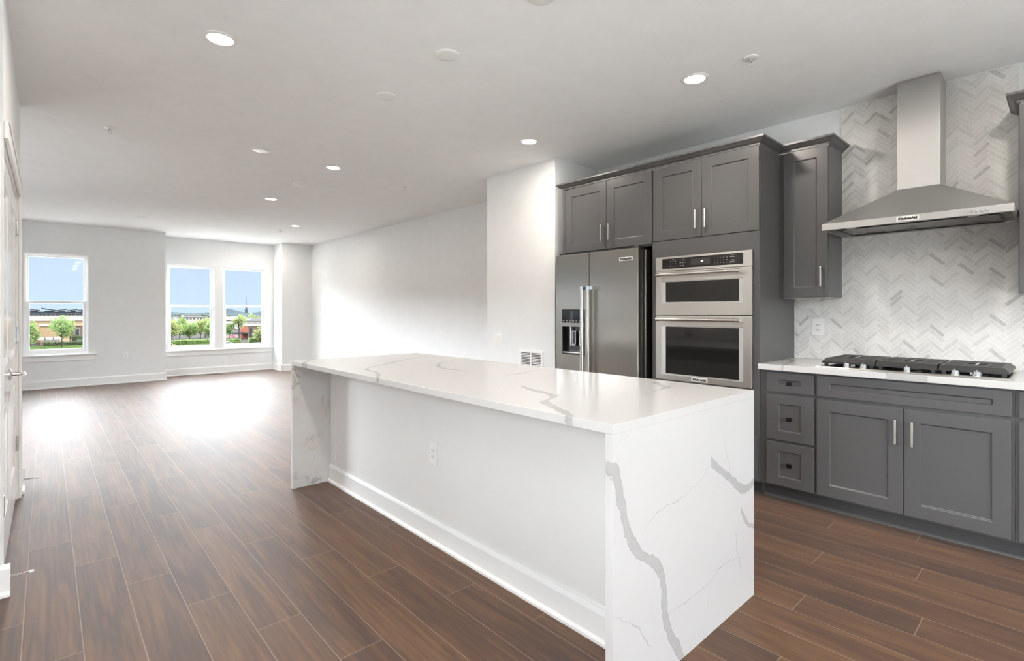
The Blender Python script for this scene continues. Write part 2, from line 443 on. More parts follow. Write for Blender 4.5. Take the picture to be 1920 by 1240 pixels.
def quartz_material(name, veins, hair, speck):
    g = NG(name)
    p0 = g.pos()
    n1 = g.n('TexNoise'); g.lk(p0, n1.inputs['Vector']); n1.inputs['Scale'].default_value = 16; n1.inputs['Detail'].default_value = 8
    n1.inputs['Roughness'].default_value = 0.74
    dv = g.vm('SCALE', g.vm('SUBTRACT', n1.outputs['Color'], (0.5,0.5,0.5)), scale=0.045)
    pc = dict(zip('xyz', g.sep(g.vm('ADD', p0, dv))))
    def fcurve(t, vals):
        x = g.n('FloatCurve'); g.lk(t, x.inputs['Value']); cu = x.mapping.curves[0]
        while len(cu.points) < len(vals): cu.points.new(0.5, 0.5)
        for q, v in zip(cu.points, vals): q.location = v; q.handle_type = 'AUTO_CLAMPED'
        x.mapping.use_clip = False; x.mapping.update(); return x.outputs[0]
    def dist(pts, ax, wd, open_ends):
        ts = [a for a,_ in pts]; vs = [v for _,v in pts]
        t0, t1, v0, v1 = min(ts), max(ts), min(vs), max(vs); v1 = max(v1, v0+0.05)
        t = g.ma('DIVIDE', g.ma('SUBTRACT', pc[ax[0]], t0), t1-t0)
        tcl = g.ma('ADD', t, 0.0, clamp=True)
        f = fcurve(tcl, [((a-t0)/(t1-t0), (v-v0)/(v1-v0)) for a,v in pts])
        d = g.ma('ABSOLUTE', g.ma('SUBTRACT', pc[ax[1]], g.ma('ADD', g.ma('MULTIPLY', f, v1-v0), v0)))
        ws = []
        for k in range(len(pts)):
            i, j = max(0,k-1), min(len(pts)-1,k+1)
            sl = (vs[j]-vs[i])/(ts[j]-ts[i]); ww = math.sqrt(1+sl*sl)
            if (k == 0 and 'b' not in open_ends) or (k == len(pts)-1 and 'e' not in open_ends): ww *= 0.12
            ws.append(ww)
        wm = max(ws)
        wc = g.ma('MULTIPLY', fcurve(tcl, [((a-t0)/(t1-t0), q/wm) for a,q in zip(ts,ws)]), wm*wd)
        outside = g.ma('MULTIPLY', g.ma('ABSOLUTE', g.ma('SUBTRACT', t, tcl)), 1e3)
        return g.ma('ADD', g.ma('DIVIDE', d, wc), outside)
    vein = None
    wob = g.rng(g.noise(p0, 9, 2), 0.3, 0.7, 1.35, 0.85)
    for pts, wd, ax, oe in veins:
        q = dist(pts, ax, wd, oe)
        vein = q if vein is None else g.ma('MINIMUM', vein, q)
    if vein is not None: vein = g.ma('MULTIPLY', vein, wob)
    col = g.mix(g.noise(p0, 2.2, 3), (0.60,0.596,0.588), (0.64,0.637,0.63))
    def thread(scale, wdt, amt, seed):
        v = g.vm('ADD', p0, (seed, seed*0.7, seed*1.3))
        n = g.noise(v, scale, 4, 0.6, 0.8)
        ln = g.rng(g.ma('ABSOLUTE', g.ma('SUBTRACT', n, 0.5)), 0.0, wdt, 1.0, 0.0)
        msk = g.rng(g.noise(v, scale*0.7, 2), 0.48, 0.66, 0.0, 1.0)
        return g.ma('MULTIPLY', g.ma('MULTIPLY', ln, msk), amt)
    col = g.mix(thread(2.2, 0.007, 0.32, 3.0), col, (0.50,0.49,0.47))
    if speck:
        col = g.mix(thread(7.0, 0.05, 0.75, 9.0), col, (0.30,0.27,0.24))
        col = g.mix(g.ma('MULTIPLY', g.rng(g.noise(p0, 5, 3), 0.42, 0.68, 0, 1), 0.45), col, (0.60,0.51,0.43))
    if hair:
        hd = None
        for pts, ax in hair:
            q = dist(pts, ax, 0.0026, ''); hd = q if hd is None else g.ma('MINIMUM', hd, q)
        hm = g.ma('MULTIPLY', g.rng(hd, 0.2, 1.0, 1.0, 0.0), g.rng(g.noise(p0, 12, 2), 0.35, 0.65, 0.3, 0.95))
        col = g.mix(hm, col, (0.34,0.34,0.34))
    if veins:
        body = g.mix(g.noise(p0, 30, 4), (0.41,0.406,0.398), (0.51,0.506,0.498))
        edge = g.rng(g.ma('ABSOLUTE', g.ma('SUBTRACT', vein, 0.93)), 0.0, 0.12, 0.55, 0.0)
        body = g.mix(edge, body, (0.31,0.307,0.30))
        col = g.mix(g.rng(vein, 0.95, 1.08, 1.0, 0.0), col, body)
    g.set(color=col, rough=0.16, spec=0.5)
    return g.m
M['quartz'] = quartz_material('veined_white_quartz', VT, [], False)
M['quartzend'] = quartz_material('veined_white_quartz_end', VE, HE, False)
M['quartzleg'] = quartz_material('speckled_quartz', [], [], True)
M['quartzc'] = quartz_material('white_quartz_counter', VC, [], False)

# ------------------------------------------------------------------ the room
CH = 2.74
struct('floor', MB().box(-1.8,4.55,-2.6,12.1,-0.2,0.0), M['floor'])
struct('ceiling', MB().box(-1.8,4.55,-2.6,12.1,CH,CH+0.2), M['ceiling'])
struct('wall_right', MB().box(4.333,4.55,4.342,11.33,0,CH), M['wall'])
struct('wall_chase', MB().box(3.59,4.55,3.322,4.342,0,CH), M['wall'])
struct('wall_kitchen', MB().box(4.255,4.55,-2.4,3.322,0,CH), M['wall'])
wf = MB()
W1 = (-0.279, 0.527, 0.555, 2.235); Y1 = 11.345
wf.box(-1.6,W1[0],Y1,11.55,0,CH).box(W1[0],W1[1],Y1,11.55,0,W1[2]).box(W1[0],W1[1],Y1,11.55,W1[3],CH).box(W1[1],1.63,Y1,11.55,0,CH)
wf.box(1.43,1.63,11.55,12.1,0,CH)
struct('wall_far', wf, M['wall'])
W2 = (1.735, 2.556, 0.5, 2.21); W3 = (2.708, 3.555, 0.5, 2.21); Y2 = 11.9
wb = MB()
for a, b in ((1.63,W2[0]),(W2[1],W3[0]),(W3[1],3.70)): wb.box(a,b,Y2,12.1,0,CH)
for q in (W2, W3): wb.box(q[0],q[1],Y2,12.1,0,q[2]).box(q[0],q[1],Y2,12.1,q[3],CH)
struct('wall_bay', wb, M['wall'])
struct('wall_pier', MB().box(3.70,4.55,11.33,12.1,0,CH), M['wall'])
# left side: closet wall with a pair of doors, living room wall beyond, rear part
XL = -0.143
wl = MB().box(XL-0.15,XL,3.20,3.245,0,CH).box(XL-0.15,XL,4.80,5.08,0,CH).box(XL-0.15,XL,3.245,4.80,2.045,CH).box(-1.6,XL-0.15,4.96,5.08,0,CH).box(-1.6,XL-0.15,3.20,3.31,0,CH)
struct('wall_left', wl, M['wall'])
struct('wall_left_living', MB().box(-1.8,-1.6,3.2,6.4,0,CH).box(-1.8,-1.6,8.8,11.55,0,CH).box(-1.8,-1.6,6.4,8.8,0,0.6).box(-1.8,-1.6,6.4,8.8,2.25,CH), M['wall'])
struct('wall_left_rear', MB().box(-1.8,-1.6,-2.4,0.1,0,CH).box(-1.8,-1.6,1.2,3.2,0,CH).box(-1.8,-1.6,0.1,1.2,0,0.8).box(-1.8,-1.6,0.1,1.2,2.25,CH), M['wall'])
struct('wall_rear', MB().box(-1.8,-0.4,-2.6,-2.4,0,CH).box(3.1,4.55,-2.6,-2.4,0,CH).box(-0.4,3.1,-2.6,-2.4,2.31,CH).box(-0.4,3.1,-2.6,-2.4,0,0.06), M['wall'])
# backsplash tile up to the ceiling behind the hood
XT = 4.247
tb = MB().box(XT,4.2549,-0.95,1.4295,0.9145,1.368).box(XT,4.2549,0.200,1.1095,1.368,2.7385)
tb_o = part('backsplash', tb, M['tile']); tag(tb_o, 'grey and white herringbone marble tile backsplash behind the range hood', 'backsplash', kind='structure')
struct('trim_1', MB().box(XT-0.003,4.2548,1.1096,1.1146,1.3635,2.7385).box(XT-0.003,4.2548,0.196,0.2,2.47,2.7385).box(XT-0.003,4.2548,0.2,1.1096,2.7345,2.739), M['trim'])

# baseboards
def bb_y(mb, x0, x1, y, d, h=0.14):           # along X, face towards d
    mb.prism([(y,0),(y+d*0.027,0),(y+d*0.027,0.012),(y+d*0.022,0.019),(y+d*0.016,0.022),(y+d*0.016,h-0.02),(y+d*0.011,h-0.006),(y+d*0.008,h),(y,h)], 'x', x0, x1)
def bb_x(mb, y0, y1, x, d, h=0.14):
    mb.prism([(x,0),(x+d*0.027,0),(x+d*0.027,0.012),(x+d*0.022,0.019),(x+d*0.016,0.022),(x+d*0.016,h-0.02),(x+d*0.011,h-0.006),(x+d*0.008,h),(x,h)], 'y', y0, y1)
b = MB(); bb_y(b,-1.6,1.63,Y1,-1); bb_x(b,Y1-0.027,Y2,1.63,1); struct('baseboard_far', b, M['trim'])
b = MB(); bb_y(b,1.657,3.673,Y2,-1); bb_x(b,11.303,Y2,3.70,-1); bb_y(b,3.673,4.306,11.33,-1); struct('baseboard_bay', b, M['trim'])
b = MB(); bb_x(b,4.342,11.33,4.333,-1); struct('baseboard_right', b, M['trim'])
b = MB(); bb_x(b,3.322,4.342,3.59,-1); bb_y(b,3.563,4.306,4.342,1); struct('baseboard_chase', b, M['trim'])
b = MB(); bb_x(b,4.895,5.08,XL,1); bb_y(b,-1.6,XL+0.027,5.08,1)
bb_y(b,-1.6,XL+0.022,3.20,-1); struct('baseboard_left', b, M['trim'])
b = MB(); bb_x(b,5.107,Y1,-1.6,1); bb_x(b,-2.4,3.173,-1.6,1); struct('baseboard_living', b, M['trim'])

# windows
def window(n, q, y, sillx):
    x0,x1,z0,z1 = q
    root = thing('window_%d' % n, None, None, ((x0+x1)/2, y, z0), kind='structure')
    yf = y + 0.045
    part('window_frame', MB().ring('y', yf, yf+0.10, x0,x1,z0,z1, x0+0.034,x1-0.034,z0+0.036,z1-0.036), M['vinyl'], root, 0.004)
    part('drywall_return', MB().ring('y', y-0.0005, yf, x0-0.0,x1+0.0,z0,z1, x0+0.012,x1-0.012,z0+0.012,z1-0.012), M['trim'], root)
    zm = z0 + 0.518*(z1-z0)
    us = part('upper_sash', MB().ring('y', yf+0.05, yf+0.08, x0+0.034,x1-0.034,zm-0.022,z1-0.036, x0+0.062,x1-0.062,zm+0.016,z1-0.062), M['vinyl'], root, 0.003)
    part('pane', MB().box(x0+0.06,x1-0.06,yf+0.062,yf+0.066,zm+0.012,z1-0.058), M['glass'], us)
    ls = part('lower_sash', MB().ring('y', yf+0.012, yf+0.042, x0+0.034,x1-0.034,z0+0.036,zm+0.018, x0+0.072,x1-0.072,z0+0.088,zm-0.020), M['vinyl'], root, 0.003)
    part('pane', MB().box(x0+0.07,x1-0.07,yf+0.024,yf+0.028,z0+0.085,zm-0.017), M['glass'], ls)
    part('sash_lock', MB().box((x0+x1)/2-0.03,(x0+x1)/2+0.03,yf-0.002,yf+0.012,zm+0.006,zm+0.020), M['vinyl'], ls, 0.003)
    return root
w1 = window(1, W1, Y1, None); w2 = window(2, W2, Y2, None); w3 = window(3, W3, Y2, None)
# casing, stool and apron around the openings
def casing(name, x0, x1, y, z0, z1, sx0, sx1, mull=None):
    root = thing(name, None, None, ((x0+x1)/2, y, z0), kind='structure')
    c = MB().box(x0-0.09,x0,y-0.012,y-0.0005,z0,z1+0.09).box(x1,x1+0.09,y-0.012,y-0.0005,z0,z1+0.09).box(x0,x1,y-0.012,y-0.0005,z1,z1+0.09)
    if mull: c.box(mull[0],mull[1],y-0.012,y-0.0005,z0,z1)
    part('casing', c, M['wall'], root, 0.002)
    part('stool', MB().box(sx0,sx1,y-0.045,y+0.044,z0-0.022,z0), M['trim'], root, 0.005)
    part('apron', MB().box(sx0+0.02,sx1-0.028,y-0.016,y-0.0005,z0-0.11,z0-0.022), M['trim'], root, 0.003)
casing('trim_2', W1[0],W1[1],Y1,W1[2],W1[3],W1[0]-0.11,0.641)
casing('trim_3', W2[0]-0.012,W3[1],Y2,W2[2],W2[3],1.632,3.698,(W2[1],W3[0]))

w4 = thing('window_4', None, None, (-1.7,1.2,0.8), kind='structure')  # unseen window, added to light the island panel from the left
for k in range(1):
    fr_ = part('window_sash', MB().ring('x',-1.72,-1.66,0.1+k*1.1,1.2+k*1.1,0.8,2.25,0.16+k*1.1,1.14+k*1.1,0.86,2.19), M['vinyl'], w4, 0.004)
    part('pane', MB().box(-1.695,-1.689,0.155+k*1.1,1.145+k*1.1,0.855,2.195), M['glass'], fr_)
w5 = thing('window_5', None, None, (-1.7,7.6,0.6), kind='structure')  # unseen window pair, added to brighten the living area
for k in range(2):
    fr_ = part('window_sash', MB().ring('x',-1.72,-1.66,6.4+k*1.2,7.6+k*1.2,0.6,2.25,6.46+k*1.2,7.54+k*1.2,0.66,2.19), M['vinyl'], w5, 0.004)
    part('pane', MB().box(-1.695,-1.689,6.455+k*1.2,7.545+k*1.2,0.655,2.195), M['glass'], fr_)
# glazed sliding doors behind the camera
rd = thing('door_3', None, None, (1.35,-2.5,0.06), kind='structure')
for k in range(3):
    a = -0.4 + k*3.5/3; bq = a + 3.5/3
    fr_ = part('sliding_frame', MB().ring('y', -2.53,-2.47, a,bq,0.06,2.31, a+0.07,bq-0.07,0.15,2.23), M['vinyl'], rd, 0.004)
    part('pane', MB().box(a+0.065,bq-0.065,-2.503,-2.497,0.145,2.235), M['glass'], fr_)

struct('bounce_deck', MB().box(-3,6,-9,-2.6,-0.25,-0.03).box(-8,-1.8,-2.6,4,-0.25,-0.03), M['bounce_deck'])  # unseen pale deck, added to bounce daylight up to the ceiling
# closet doors in the left wall
def closet_door(n, y0, y1, hinge_far):
    root = thing('door_%d' % n, None, None, (XL-0.03,(y0+y1)/2,0.012), kind='structure')
    xf = XL - 0.012; z0, z1 = 0.014, 2.035
    d = MB(); st = 0.115
    # slab with two raised panels: rails and stiles as one ringed face
    d.box(xf-0.035,xf-0.012,y0,y1,z0,z1)
    d.box(xf-0.012,xf,y0,y0+st,z0,z1).box(xf-0.012,xf,y1-st,y1,z0,z1)
    for a,bz in ((z0,0.24),(0.80,0.99),(1.90,z1)): d.box(xf-0.012,xf,y0+st,y1-st,a,bz)
    part('slab', d, M['door'], root, 0.0)
    for a,bz in ((0.24,0.80),(0.99,1.90)):
        p = MB(); ya, yb = y0+st, y1-st
        o = [(ya,a),(yb,a),(yb,bz),(ya,bz)]; s1 = 0.028; s2 = 0.06
        i1 = [(ya+s1,a+s1),(yb-s1,a+s1),(yb-s1,bz-s1),(ya+s1,bz-s1)]; i2 = [(ya+s2,a+s2),(yb-s2,a+s2),(yb-s2,bz-s2),(ya+s2,bz-s2)]
        vs = [(xf-0.001,*q) for q in o]+[(xf-0.0115,*q) for q in i1]+[(xf-0.003,*q) for q in i2]
        fs = []
        for r_ in (0,4):
            for k in range(4): fs.append((r_+k, r_+(k+1)%4, r_+4+(k+1)%4, r_+4+k))
        fs.append((8,9,10,11)); p.add(vs, fs)
        part('raised_panel', p, M['door'], root)
    yh = y1+0.004 if hinge_far else y0-0.004
    for z in (0.38,1.11,1.83):
        h = MB().tube([(xf+0.007,yh,z-0.045),(xf+0.007,yh,z+0.045)],0.0075,10)
        for q in (-0.048,0.048): h.lathe([(0.004,-0.004),(0.0075,0),(0.004,0.004)],(xf+0.007,yh,z+q),n=10)
        h.box(xf-0.0005,xf+0.002,yh-0.03 if hinge_far else yh,yh if hinge_far else yh+0.03,z-0.045,z+0.045)
        part('hinge', h, M['chrome'], root, smooth=True)
    return root
dn = closet_door(1, 3.265, 4.020, False); df = closet_door(2, 4.024, 4.780, True)
lv = MB().lathe([(0.0,0.0),(0.032,0.0),(0.032,0.006),(0.026,0.010),(0.012,0.013),(0.010,0.05),(0.0,0.05)],(XL-0.012,3.955,0.92),'x',24)
lv.tube([(XL+0.036,3.955,0.92),(XL+0.048,3.945,0.921),(XL+0.052,3.91,0.922),(XL+0.052,3.87,0.920),(XL+0.049,3.832,0.918)],[0.009,0.010,0.010,0.009,0.008],12)
part('lever_handle', lv, M['chrome'], dn, smooth=True)
t = MB().box(XL+0.0005,XL+0.016,4.80,4.89,0,2.125).box(XL+0.0005,XL+0.016,3.222,4.80,2.045,2.125)
t.box(XL+0.016,XL+0.022,3.222,4.89,2.112,2.125)
struct('trim_4', t, M['trim'], bevel=0.003)
struct('trim_5', MB().box(XL-0.115,XL-0.008,3.182,3.1995,0.141,2.09), M['trim'], bevel=0.003)
struct('trim_6', MB().box(XL-0.0475,XL-0.002,4.785,4.7995,0.0,2.044).box(XL-0.0475,XL-0.002,3.2455,3.260,0.0,2.044).box(XL-0.0475,XL-0.002,3.260,4.785,2.037,2.0445), M['trim'])
def door_stop(loc, d, label):
    root = thing('door_stop', label, 'door stop', loc, 'spring door stops on the baseboards')
    o = Vector(loc); d = Vector(d)
    pts = []; n = 150
    a = d.cross(Vector((0,0,1))).normalized(); b_ = Vector((0,0,1))
    for k in range(n+1):
        u = k/n; an = u*18*2*PI
        pts.append(o + d*(0.006+0.062*u) + (a*math.cos(an)+b_*math.sin(an))*(0.0052-0.0014*u))
    part('spring', MB().tube(pts,0.0011,5).tube([o,o+d*0.006],0.008,10), M['nickel'], root, smooth=True)
    part('rubber_tip', MB().tube([o+d*0.066,o+d*0.070,o+d*0.080,o+d*0.083],[0.005,0.0065,0.0065,0.004],10), M['rubber'], root, smooth=True)
door_stop((XL+0.0165,3.212,0.075),(1,0,0),'spring door stop on the baseboard before the closet doors')
door_stop((XL+0.0165,5.0,0.075),(1,0,0),'spring door stop on the baseboard just past the closet doors')
door_stop((-0.235,Y1-0.0165,0.06),(0,-1,0),'spring door stop at the foot of the far wall under the single window')

# ------------------------------------------------------------------ outlets, switch, grilles
def faceplate(loc, n, label, kind='outlet', wdt=0.072, h=0.118, gang=1):
    """n: outward direction, '-x' or '-y'"""
    nm_ = 'wall_outlet' if kind == 'outlet' else 'light_switch'
    root = thing(nm_, label, 'outlet' if kind == 'outlet' else 'light switch', loc, 'white duplex outlets' if kind == 'outlet' else None)
    x, y, z = loc
    def B(mb, a0, a1, z0, z1, d0, d1):
        if n == '-x': mb.box(x-d1, x-d0, y+a0, y+a1, z+z0, z+z1)
        else: mb.box(x+a0, x+a1, y-d1, y-d0, z+z0, z+z1)
        return mb
    W_ = wdt + (gang-1)*0.046
    part('cover_plate', B(MB(),-W_/2,W_/2,-h/2,h/2,0.0003,0.006), M['plate'], root, 0.003)
    for k in range(gang):
        c = (k-(gang-1)/2)*0.046
        if kind == 'outlet':
            ins = part('receptacle', B(MB(),c-0.017,c+0.017,-0.034,0.034,0.0055,0.0085), M['plate'], root, 0.002)
            sl = MB()
            for dz in (-0.018,0.018):
                B(sl,c-0.008,c-0.0055,dz-0.005,dz+0.006,0.008,0.0088); B(sl,c+0.0055,c+0.008,dz-0.004,dz+0.006,0.008,0.0088); B(sl,c-0.002,c+0.002,dz-0.012,dz-0.0085,0.008,0.0088)
            part('slots', sl, M['slot'], ins)
        else:
            part('rocker', B(MB(),c-0.0165,c+0.0165,-0.033,0.033,0.0055,0.0095), M['plate'], root, 0.002)
    return root
faceplate((4.247,1.265,1.15),'-x','white outlet on the herringbone backsplash under the narrow wall cabinet', wdt=0.080,h=0.126)
faceplate((1.572,2.36,0.487),'-x','white outlet on the white side panel of the kitchen island')
faceplate((1.033,Y1,0.485),'-y','white outlet low on the far wall right of the single window')
faceplate((2.758,Y2,0.255),'-y','white outlet under the pair of windows in the bay')
faceplate((4.333,8.457,0.535),'-x','white outlet low on the long bare right wall just above the island top')
faceplate((3.59,4.145,0.98),'-x','white double light switch on the wall left of the refrigerator','switch',gang=2)

vg = thing('return_air_grille','white louvred air grille on the wall beside the refrigerator','air grille',(3.59,3.645,0.75))
part('grille_frame', MB().ring('x',3.580,3.5897,3.48,3.81,0.62,0.878,3.505,3.785,0.645,0.853).box(3.580,3.589,3.637,3.653,0.645,0.853), M['plate'], vg, 0.002)
part('duct_back', MB().box(3.5885,3.5896,3.505,3.785,0.645,0.853), M['slot'], vg)
for y0,y1 in ((3.506,3.636),(3.654,3.784)):
    lb = MB()
    for k in range(13):
        z = 0.651 + k*0.0158
        lb.prism([(3.5815,z),(3.5875,z+0.0055),(3.5885,z+0.0045),(3.5825,z-0.001)],'y',y0,y1)
    part('louvres', lb, M['plate'], vg)
fg = thing('floor_register','dark slotted floor register in front of the bay baseboard','floor register',(2.49,11.66,0))
part('register_plate', MB().box(2.34,2.64,11.61,11.71,0.0003,0.004), M['knob'], fg, 0.001)
rb = MB()
for k in range(16): rb.box(2.357+k*0.017,2.365+k*0.017,11.625,11.695,0.004,0.0046)
part('register_slots', rb, M['dark'], fg)

# ------------------------------------------------------------------ ceiling fixtures
def downlight(loc, label):
    root = thing('recessed_light', label, 'ceiling light', loc, 'recessed ceiling lights')
    x,y,z = loc
    part('trim_ring', MB().lathe([(0.060,0.0),(0.062,-0.0045),(0.066,-0.007),(0.078,-0.006),(0.083,-0.0025),(0.083,0.0)],(x,y,z-0.0002),n=40), M['trim'], root, smooth=True)
    part('lens', MB().lathe([(0.0,-0.0012),(0.061,-0.0012),(0.061,-0.0042),(0.045,-0.0052),(0.0,-0.0056)],(x,y,z),n=40), M['lens'], root, smooth=True)
    l = bpy.data.lights.new('lamp','AREA'); l.shape = 'DISK'; l.size = 0.118; l.energy = LAMP_W; l.color = LAMP_COL
    o = bpy.data.objects.new('lamp', l); COL.objects.link(o); o.parent = root; o.location = (0,0,-0.009)
    return root
DL = [((0.69,3.09),'lit recessed light nearest the left side of the kitchen ceiling'),
      ((3.025,1.598),'lit recessed light in front of the range hood'),
      ((3.076,3.15),'lit recessed light in front of the refrigerator wall'),
      ((2.159,5.07),'first lit recessed light past the island, over the living area'),
      ((2.166,7.03),'second lit recessed light past the island, over the living area'),
      ((3.142,8.94),'lit recessed light near the right wall, second from the bay windows'),
      ((3.185,10.97),'lit recessed light closest to the bay windows'),
      ((0.69,1.55),'lit recessed light above the camera'), ((3.05,0.0),'lit recessed light at the near end of the counter'),
      ((0.69,0.0),'lit recessed light behind the camera')]
d0 = None
for (x,y),lab in DL:
    if d0 is None: d0 = downlight((x,y,CH), lab)
    else: dup(d0, (x,y,CH), lab)
def cover(loc, label, r, name='ceiling_cover', cat='ceiling cover', mat='plate', group='blank round covers on the ceiling'):
    return tag(part(name, MB().lathe([(0.0,0.0),(r,0.0),(r,-0.0045),(r*0.93,-0.0085),(r*0.6,-0.0095),(0.0,-0.0098)],(loc[0],loc[1],CH-0.0002),n=40), M[mat], origin=(loc[0],loc[1],CH), smooth=True), label, cat, group)
cover((1.695,2.405),'round white blank cover over the middle of the island',0.068)
cover((1.709,3.145),'round white blank cover over the far end of the island',0.068)
cover((1.702,1.66),'round white blank cover over the near island end, cut by the top edge',0.068)
cover((1.44,4.96),'thin flush white cover on the ceiling between island and living area',0.075)
sd = thing('smoke_detector','white smoke detector between the two middle living room lights','smoke detector',(2.144,5.963,CH))
part('base', MB().lathe([(0.0,0.0),(0.070,0.0),(0.070,-0.014),(0.0,-0.014)],(2.144,5.963,CH-0.0002),n=36), M['plate'], sd, smooth=True)
part('sensor_cap', MB().lathe([(0.0,-0.014),(0.062,-0.014),(0.064,-0.022),(0.052,-0.034),(0.0,-0.037)],(2.144,5.963,CH-0.0002),n=36), M['plate'], sd, smooth=True)
cover((1.10,9.74),'round white alarm disc on the ceiling near the single window',0.065,'alarm_disc','alarm',group=None)
def sprinkler(loc, label):
    root = thing('fire_sprinkler', label, 'sprinkler', loc, 'fire sprinklers on the ceiling')
    x,y,z = loc
    part('escutcheon', MB().lathe([(0.0,0.0),(0.040,0.0),(0.038,-0.005),(0.018,-0.009),(0.0,-0.009)],(x,y,z-0.0002),n=28), M['plate'], root, smooth=True)
    bd = MB().tube([(x,y,z-0.008),(x,y,z-0.026)],0.008,12)
    for s_ in (-1,1): bd.tube([(x+s_*0.007,y,z-0.022),(x+s_*0.012,y,z-0.034),(x+s_*0.003,y,z-0.048)],0.0022,6)
    part('body', bd, M['nickel'], root, smooth=True)
    part('deflector', MB().lathe([(0.0,-0.047),(0.016,-0.047),(0.016,-0.049),(0.0,-0.05)],(x,y,z),n=20), M['plate'], root, smooth=True)
    return root
s0 = sprinkler((0.371,5.171,CH),'fire sprinkler on the ceiling near the left closet wall')
dup(s0,(3.017,1.248,CH),'fire sprinkler beside the ceiling light in front of the range hood')
dup(s0,(3.086,5.237,CH),'fire sprinkler on the ceiling in front of the right chase wall')
dup(s0,(3.121,9.657,CH),'fire sprinkler between the last two ceiling lights by the bay')

# ------------------------------------------------------------------ island
isl = thing('kitchen_island','white painted island base with baseboard between the quartz waterfall ends','island',(1.80,2.36,0))
part('side_panel', MB().box(1.572,2.29,0.985,3.733,0.0,0.882), M['island'], isl)
part('seam_strip', MB().box(1.569,1.5722,3.655,3.733,0.13,0.882), M['island'], isl, 0.001)
b = MB(); bb_x(b,0.984,3.734,1.572,-1,0.13); part('baseboard', b, M['trim'], isl)
wt = thing('waterfall_countertop','white quartz waterfall countertop with grey veins wrapping the island','countertop',(1.813,2.36,0))
XA, XB, YA, YB, ZT = 1.293, 2.335, 0.952, 3.766, 0.914
tp = MB().prism([(YA,ZT),(YA,ZT-0.030),(YB,ZT-0.030),(YB,ZT)],'x',XA,XB)
part('top_slab', tp, M['quartz'], wt, 0.0012)
part('near_end_slab', MB().box(XA,XB,YA,YA+0.030,0.0,ZT-0.030), M['quartzend'], wt, 0.0008)
part('far_end_slab', MB().box(XA,XB,YB-0.030,YB,0.0,ZT-0.030), M['quartzleg'], wt, 0.0008)

# ------------------------------------------------------------------ cabinets
XF = 3.592     # door faces
XC = 3.612     # carcass face
def shaker(name, parent, y0, y1, z0, z1, xf=XF, fw=0.07, fz=None):
    fz = fw if fz is None else fz
    return part(name, MB().ring('x',xf,xf+0.019,y0,y1,z0,z1,y0+fw,y1-fw,z0+fz,z1-fz,floor=xf+0.009,slope=0.004), M['cab'], parent, 0.0024)
def bar_pull(parent, y, z0, z1, xf=XF):
    m = MB().box(xf-0.034,xf-0.024,y-0.0055,y+0.0055,z0,z1)
    for z in (z0+0.004,z1-0.014): m.box(xf-0.026,xf-0.0003,y-0.005,y+0.005,z,z+0.010)
    return part('handle', m, M['nickel'], parent, 0.0015)
def square_knob(parent, y, z, xf=XF+0.009):
    m = MB().tube([(xf-0.0003,y,z),(xf-0.016,y,z)],0.006,10).box(xf-0.028,xf-0.016,y-0.015,y+0.015,z-0.013,z+0.013)
    return part('knob', m, M['knob'], parent, 0.0015)

rc = thing('refrigerator_cabinet','grey two-door cabinet above the refrigerator','cabinet',(3.93,2.74,1.80))
part('carcass', MB().box(XC,4.2545,2.264,3.225,1.80,2.408), M['cab'], rc, 0.001)
part('filler_strip', MB().box(XF,XC,3.194,3.225,1.80,2.408), M['cab'], rc, 0.001)
d = shaker('door', rc, 2.7195,3.191,1.812,2.404, fw=0.075); bar_pull(d, 2.757,1.883,2.025)
d = shaker('door', rc, 2.270,2.7155,1.812,2.404, fw=0.075); bar_pull(d, 2.676,1.883,2.025)

oc = thing('oven_cabinet','tall grey cabinet holding the wall ovens beside the refrigerator','cabinet',(3.93,1.845,0))
part('side_panel', MB().prism([(XC,0.10),(3.690,0.10),(3.690,0.0),(4.2545,0.0),(4.2545,2.408),(XC,2.408)],'y',1.430,1.449), M['cab'], oc, 0.001)
part('side_panel', MB().prism([(XC,0.10),(3.690,0.10),(3.690,0.0),(4.2545,0.0),(4.2545,2.408),(XC,2.408)],'y',2.243,2.262), M['cab'], oc, 0.001)
part('upper_box', MB().box(XC,4.2545,1.449,2.243,1.72,2.408), M['cab'], oc)
part('lower_box', MB().box(XC,4.2545,1.449,2.243,0.10,0.715), M['cab'], oc)
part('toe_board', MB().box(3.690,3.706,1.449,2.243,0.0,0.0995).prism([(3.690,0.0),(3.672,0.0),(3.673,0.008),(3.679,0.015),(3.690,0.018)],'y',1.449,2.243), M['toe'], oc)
part('face_frame', MB().ring('x',XF+0.003,XC,1.430,2.262,0.10,1.822,1.478,2.214,0.742,1.688), M['cab'], oc, 0.001)
part('oven_bay_back', MB().box(4.235,4.2545,1.449,2.243,0.715,1.72), M['dark'], oc)
d = shaker('door', oc, 1.8475,2.256,1.826,2.404, fw=0.072); bar_pull(d, 1.882,1.886,2.027)
d = shaker('door', oc, 1.432,1.8435,1.826,2.404, fw=0.072); bar_pull(d, 1.806,1.886,2.027)
d = shaker('drawer', oc, 1.437,2.256,0.112,0.405, xf=XF-0.017)

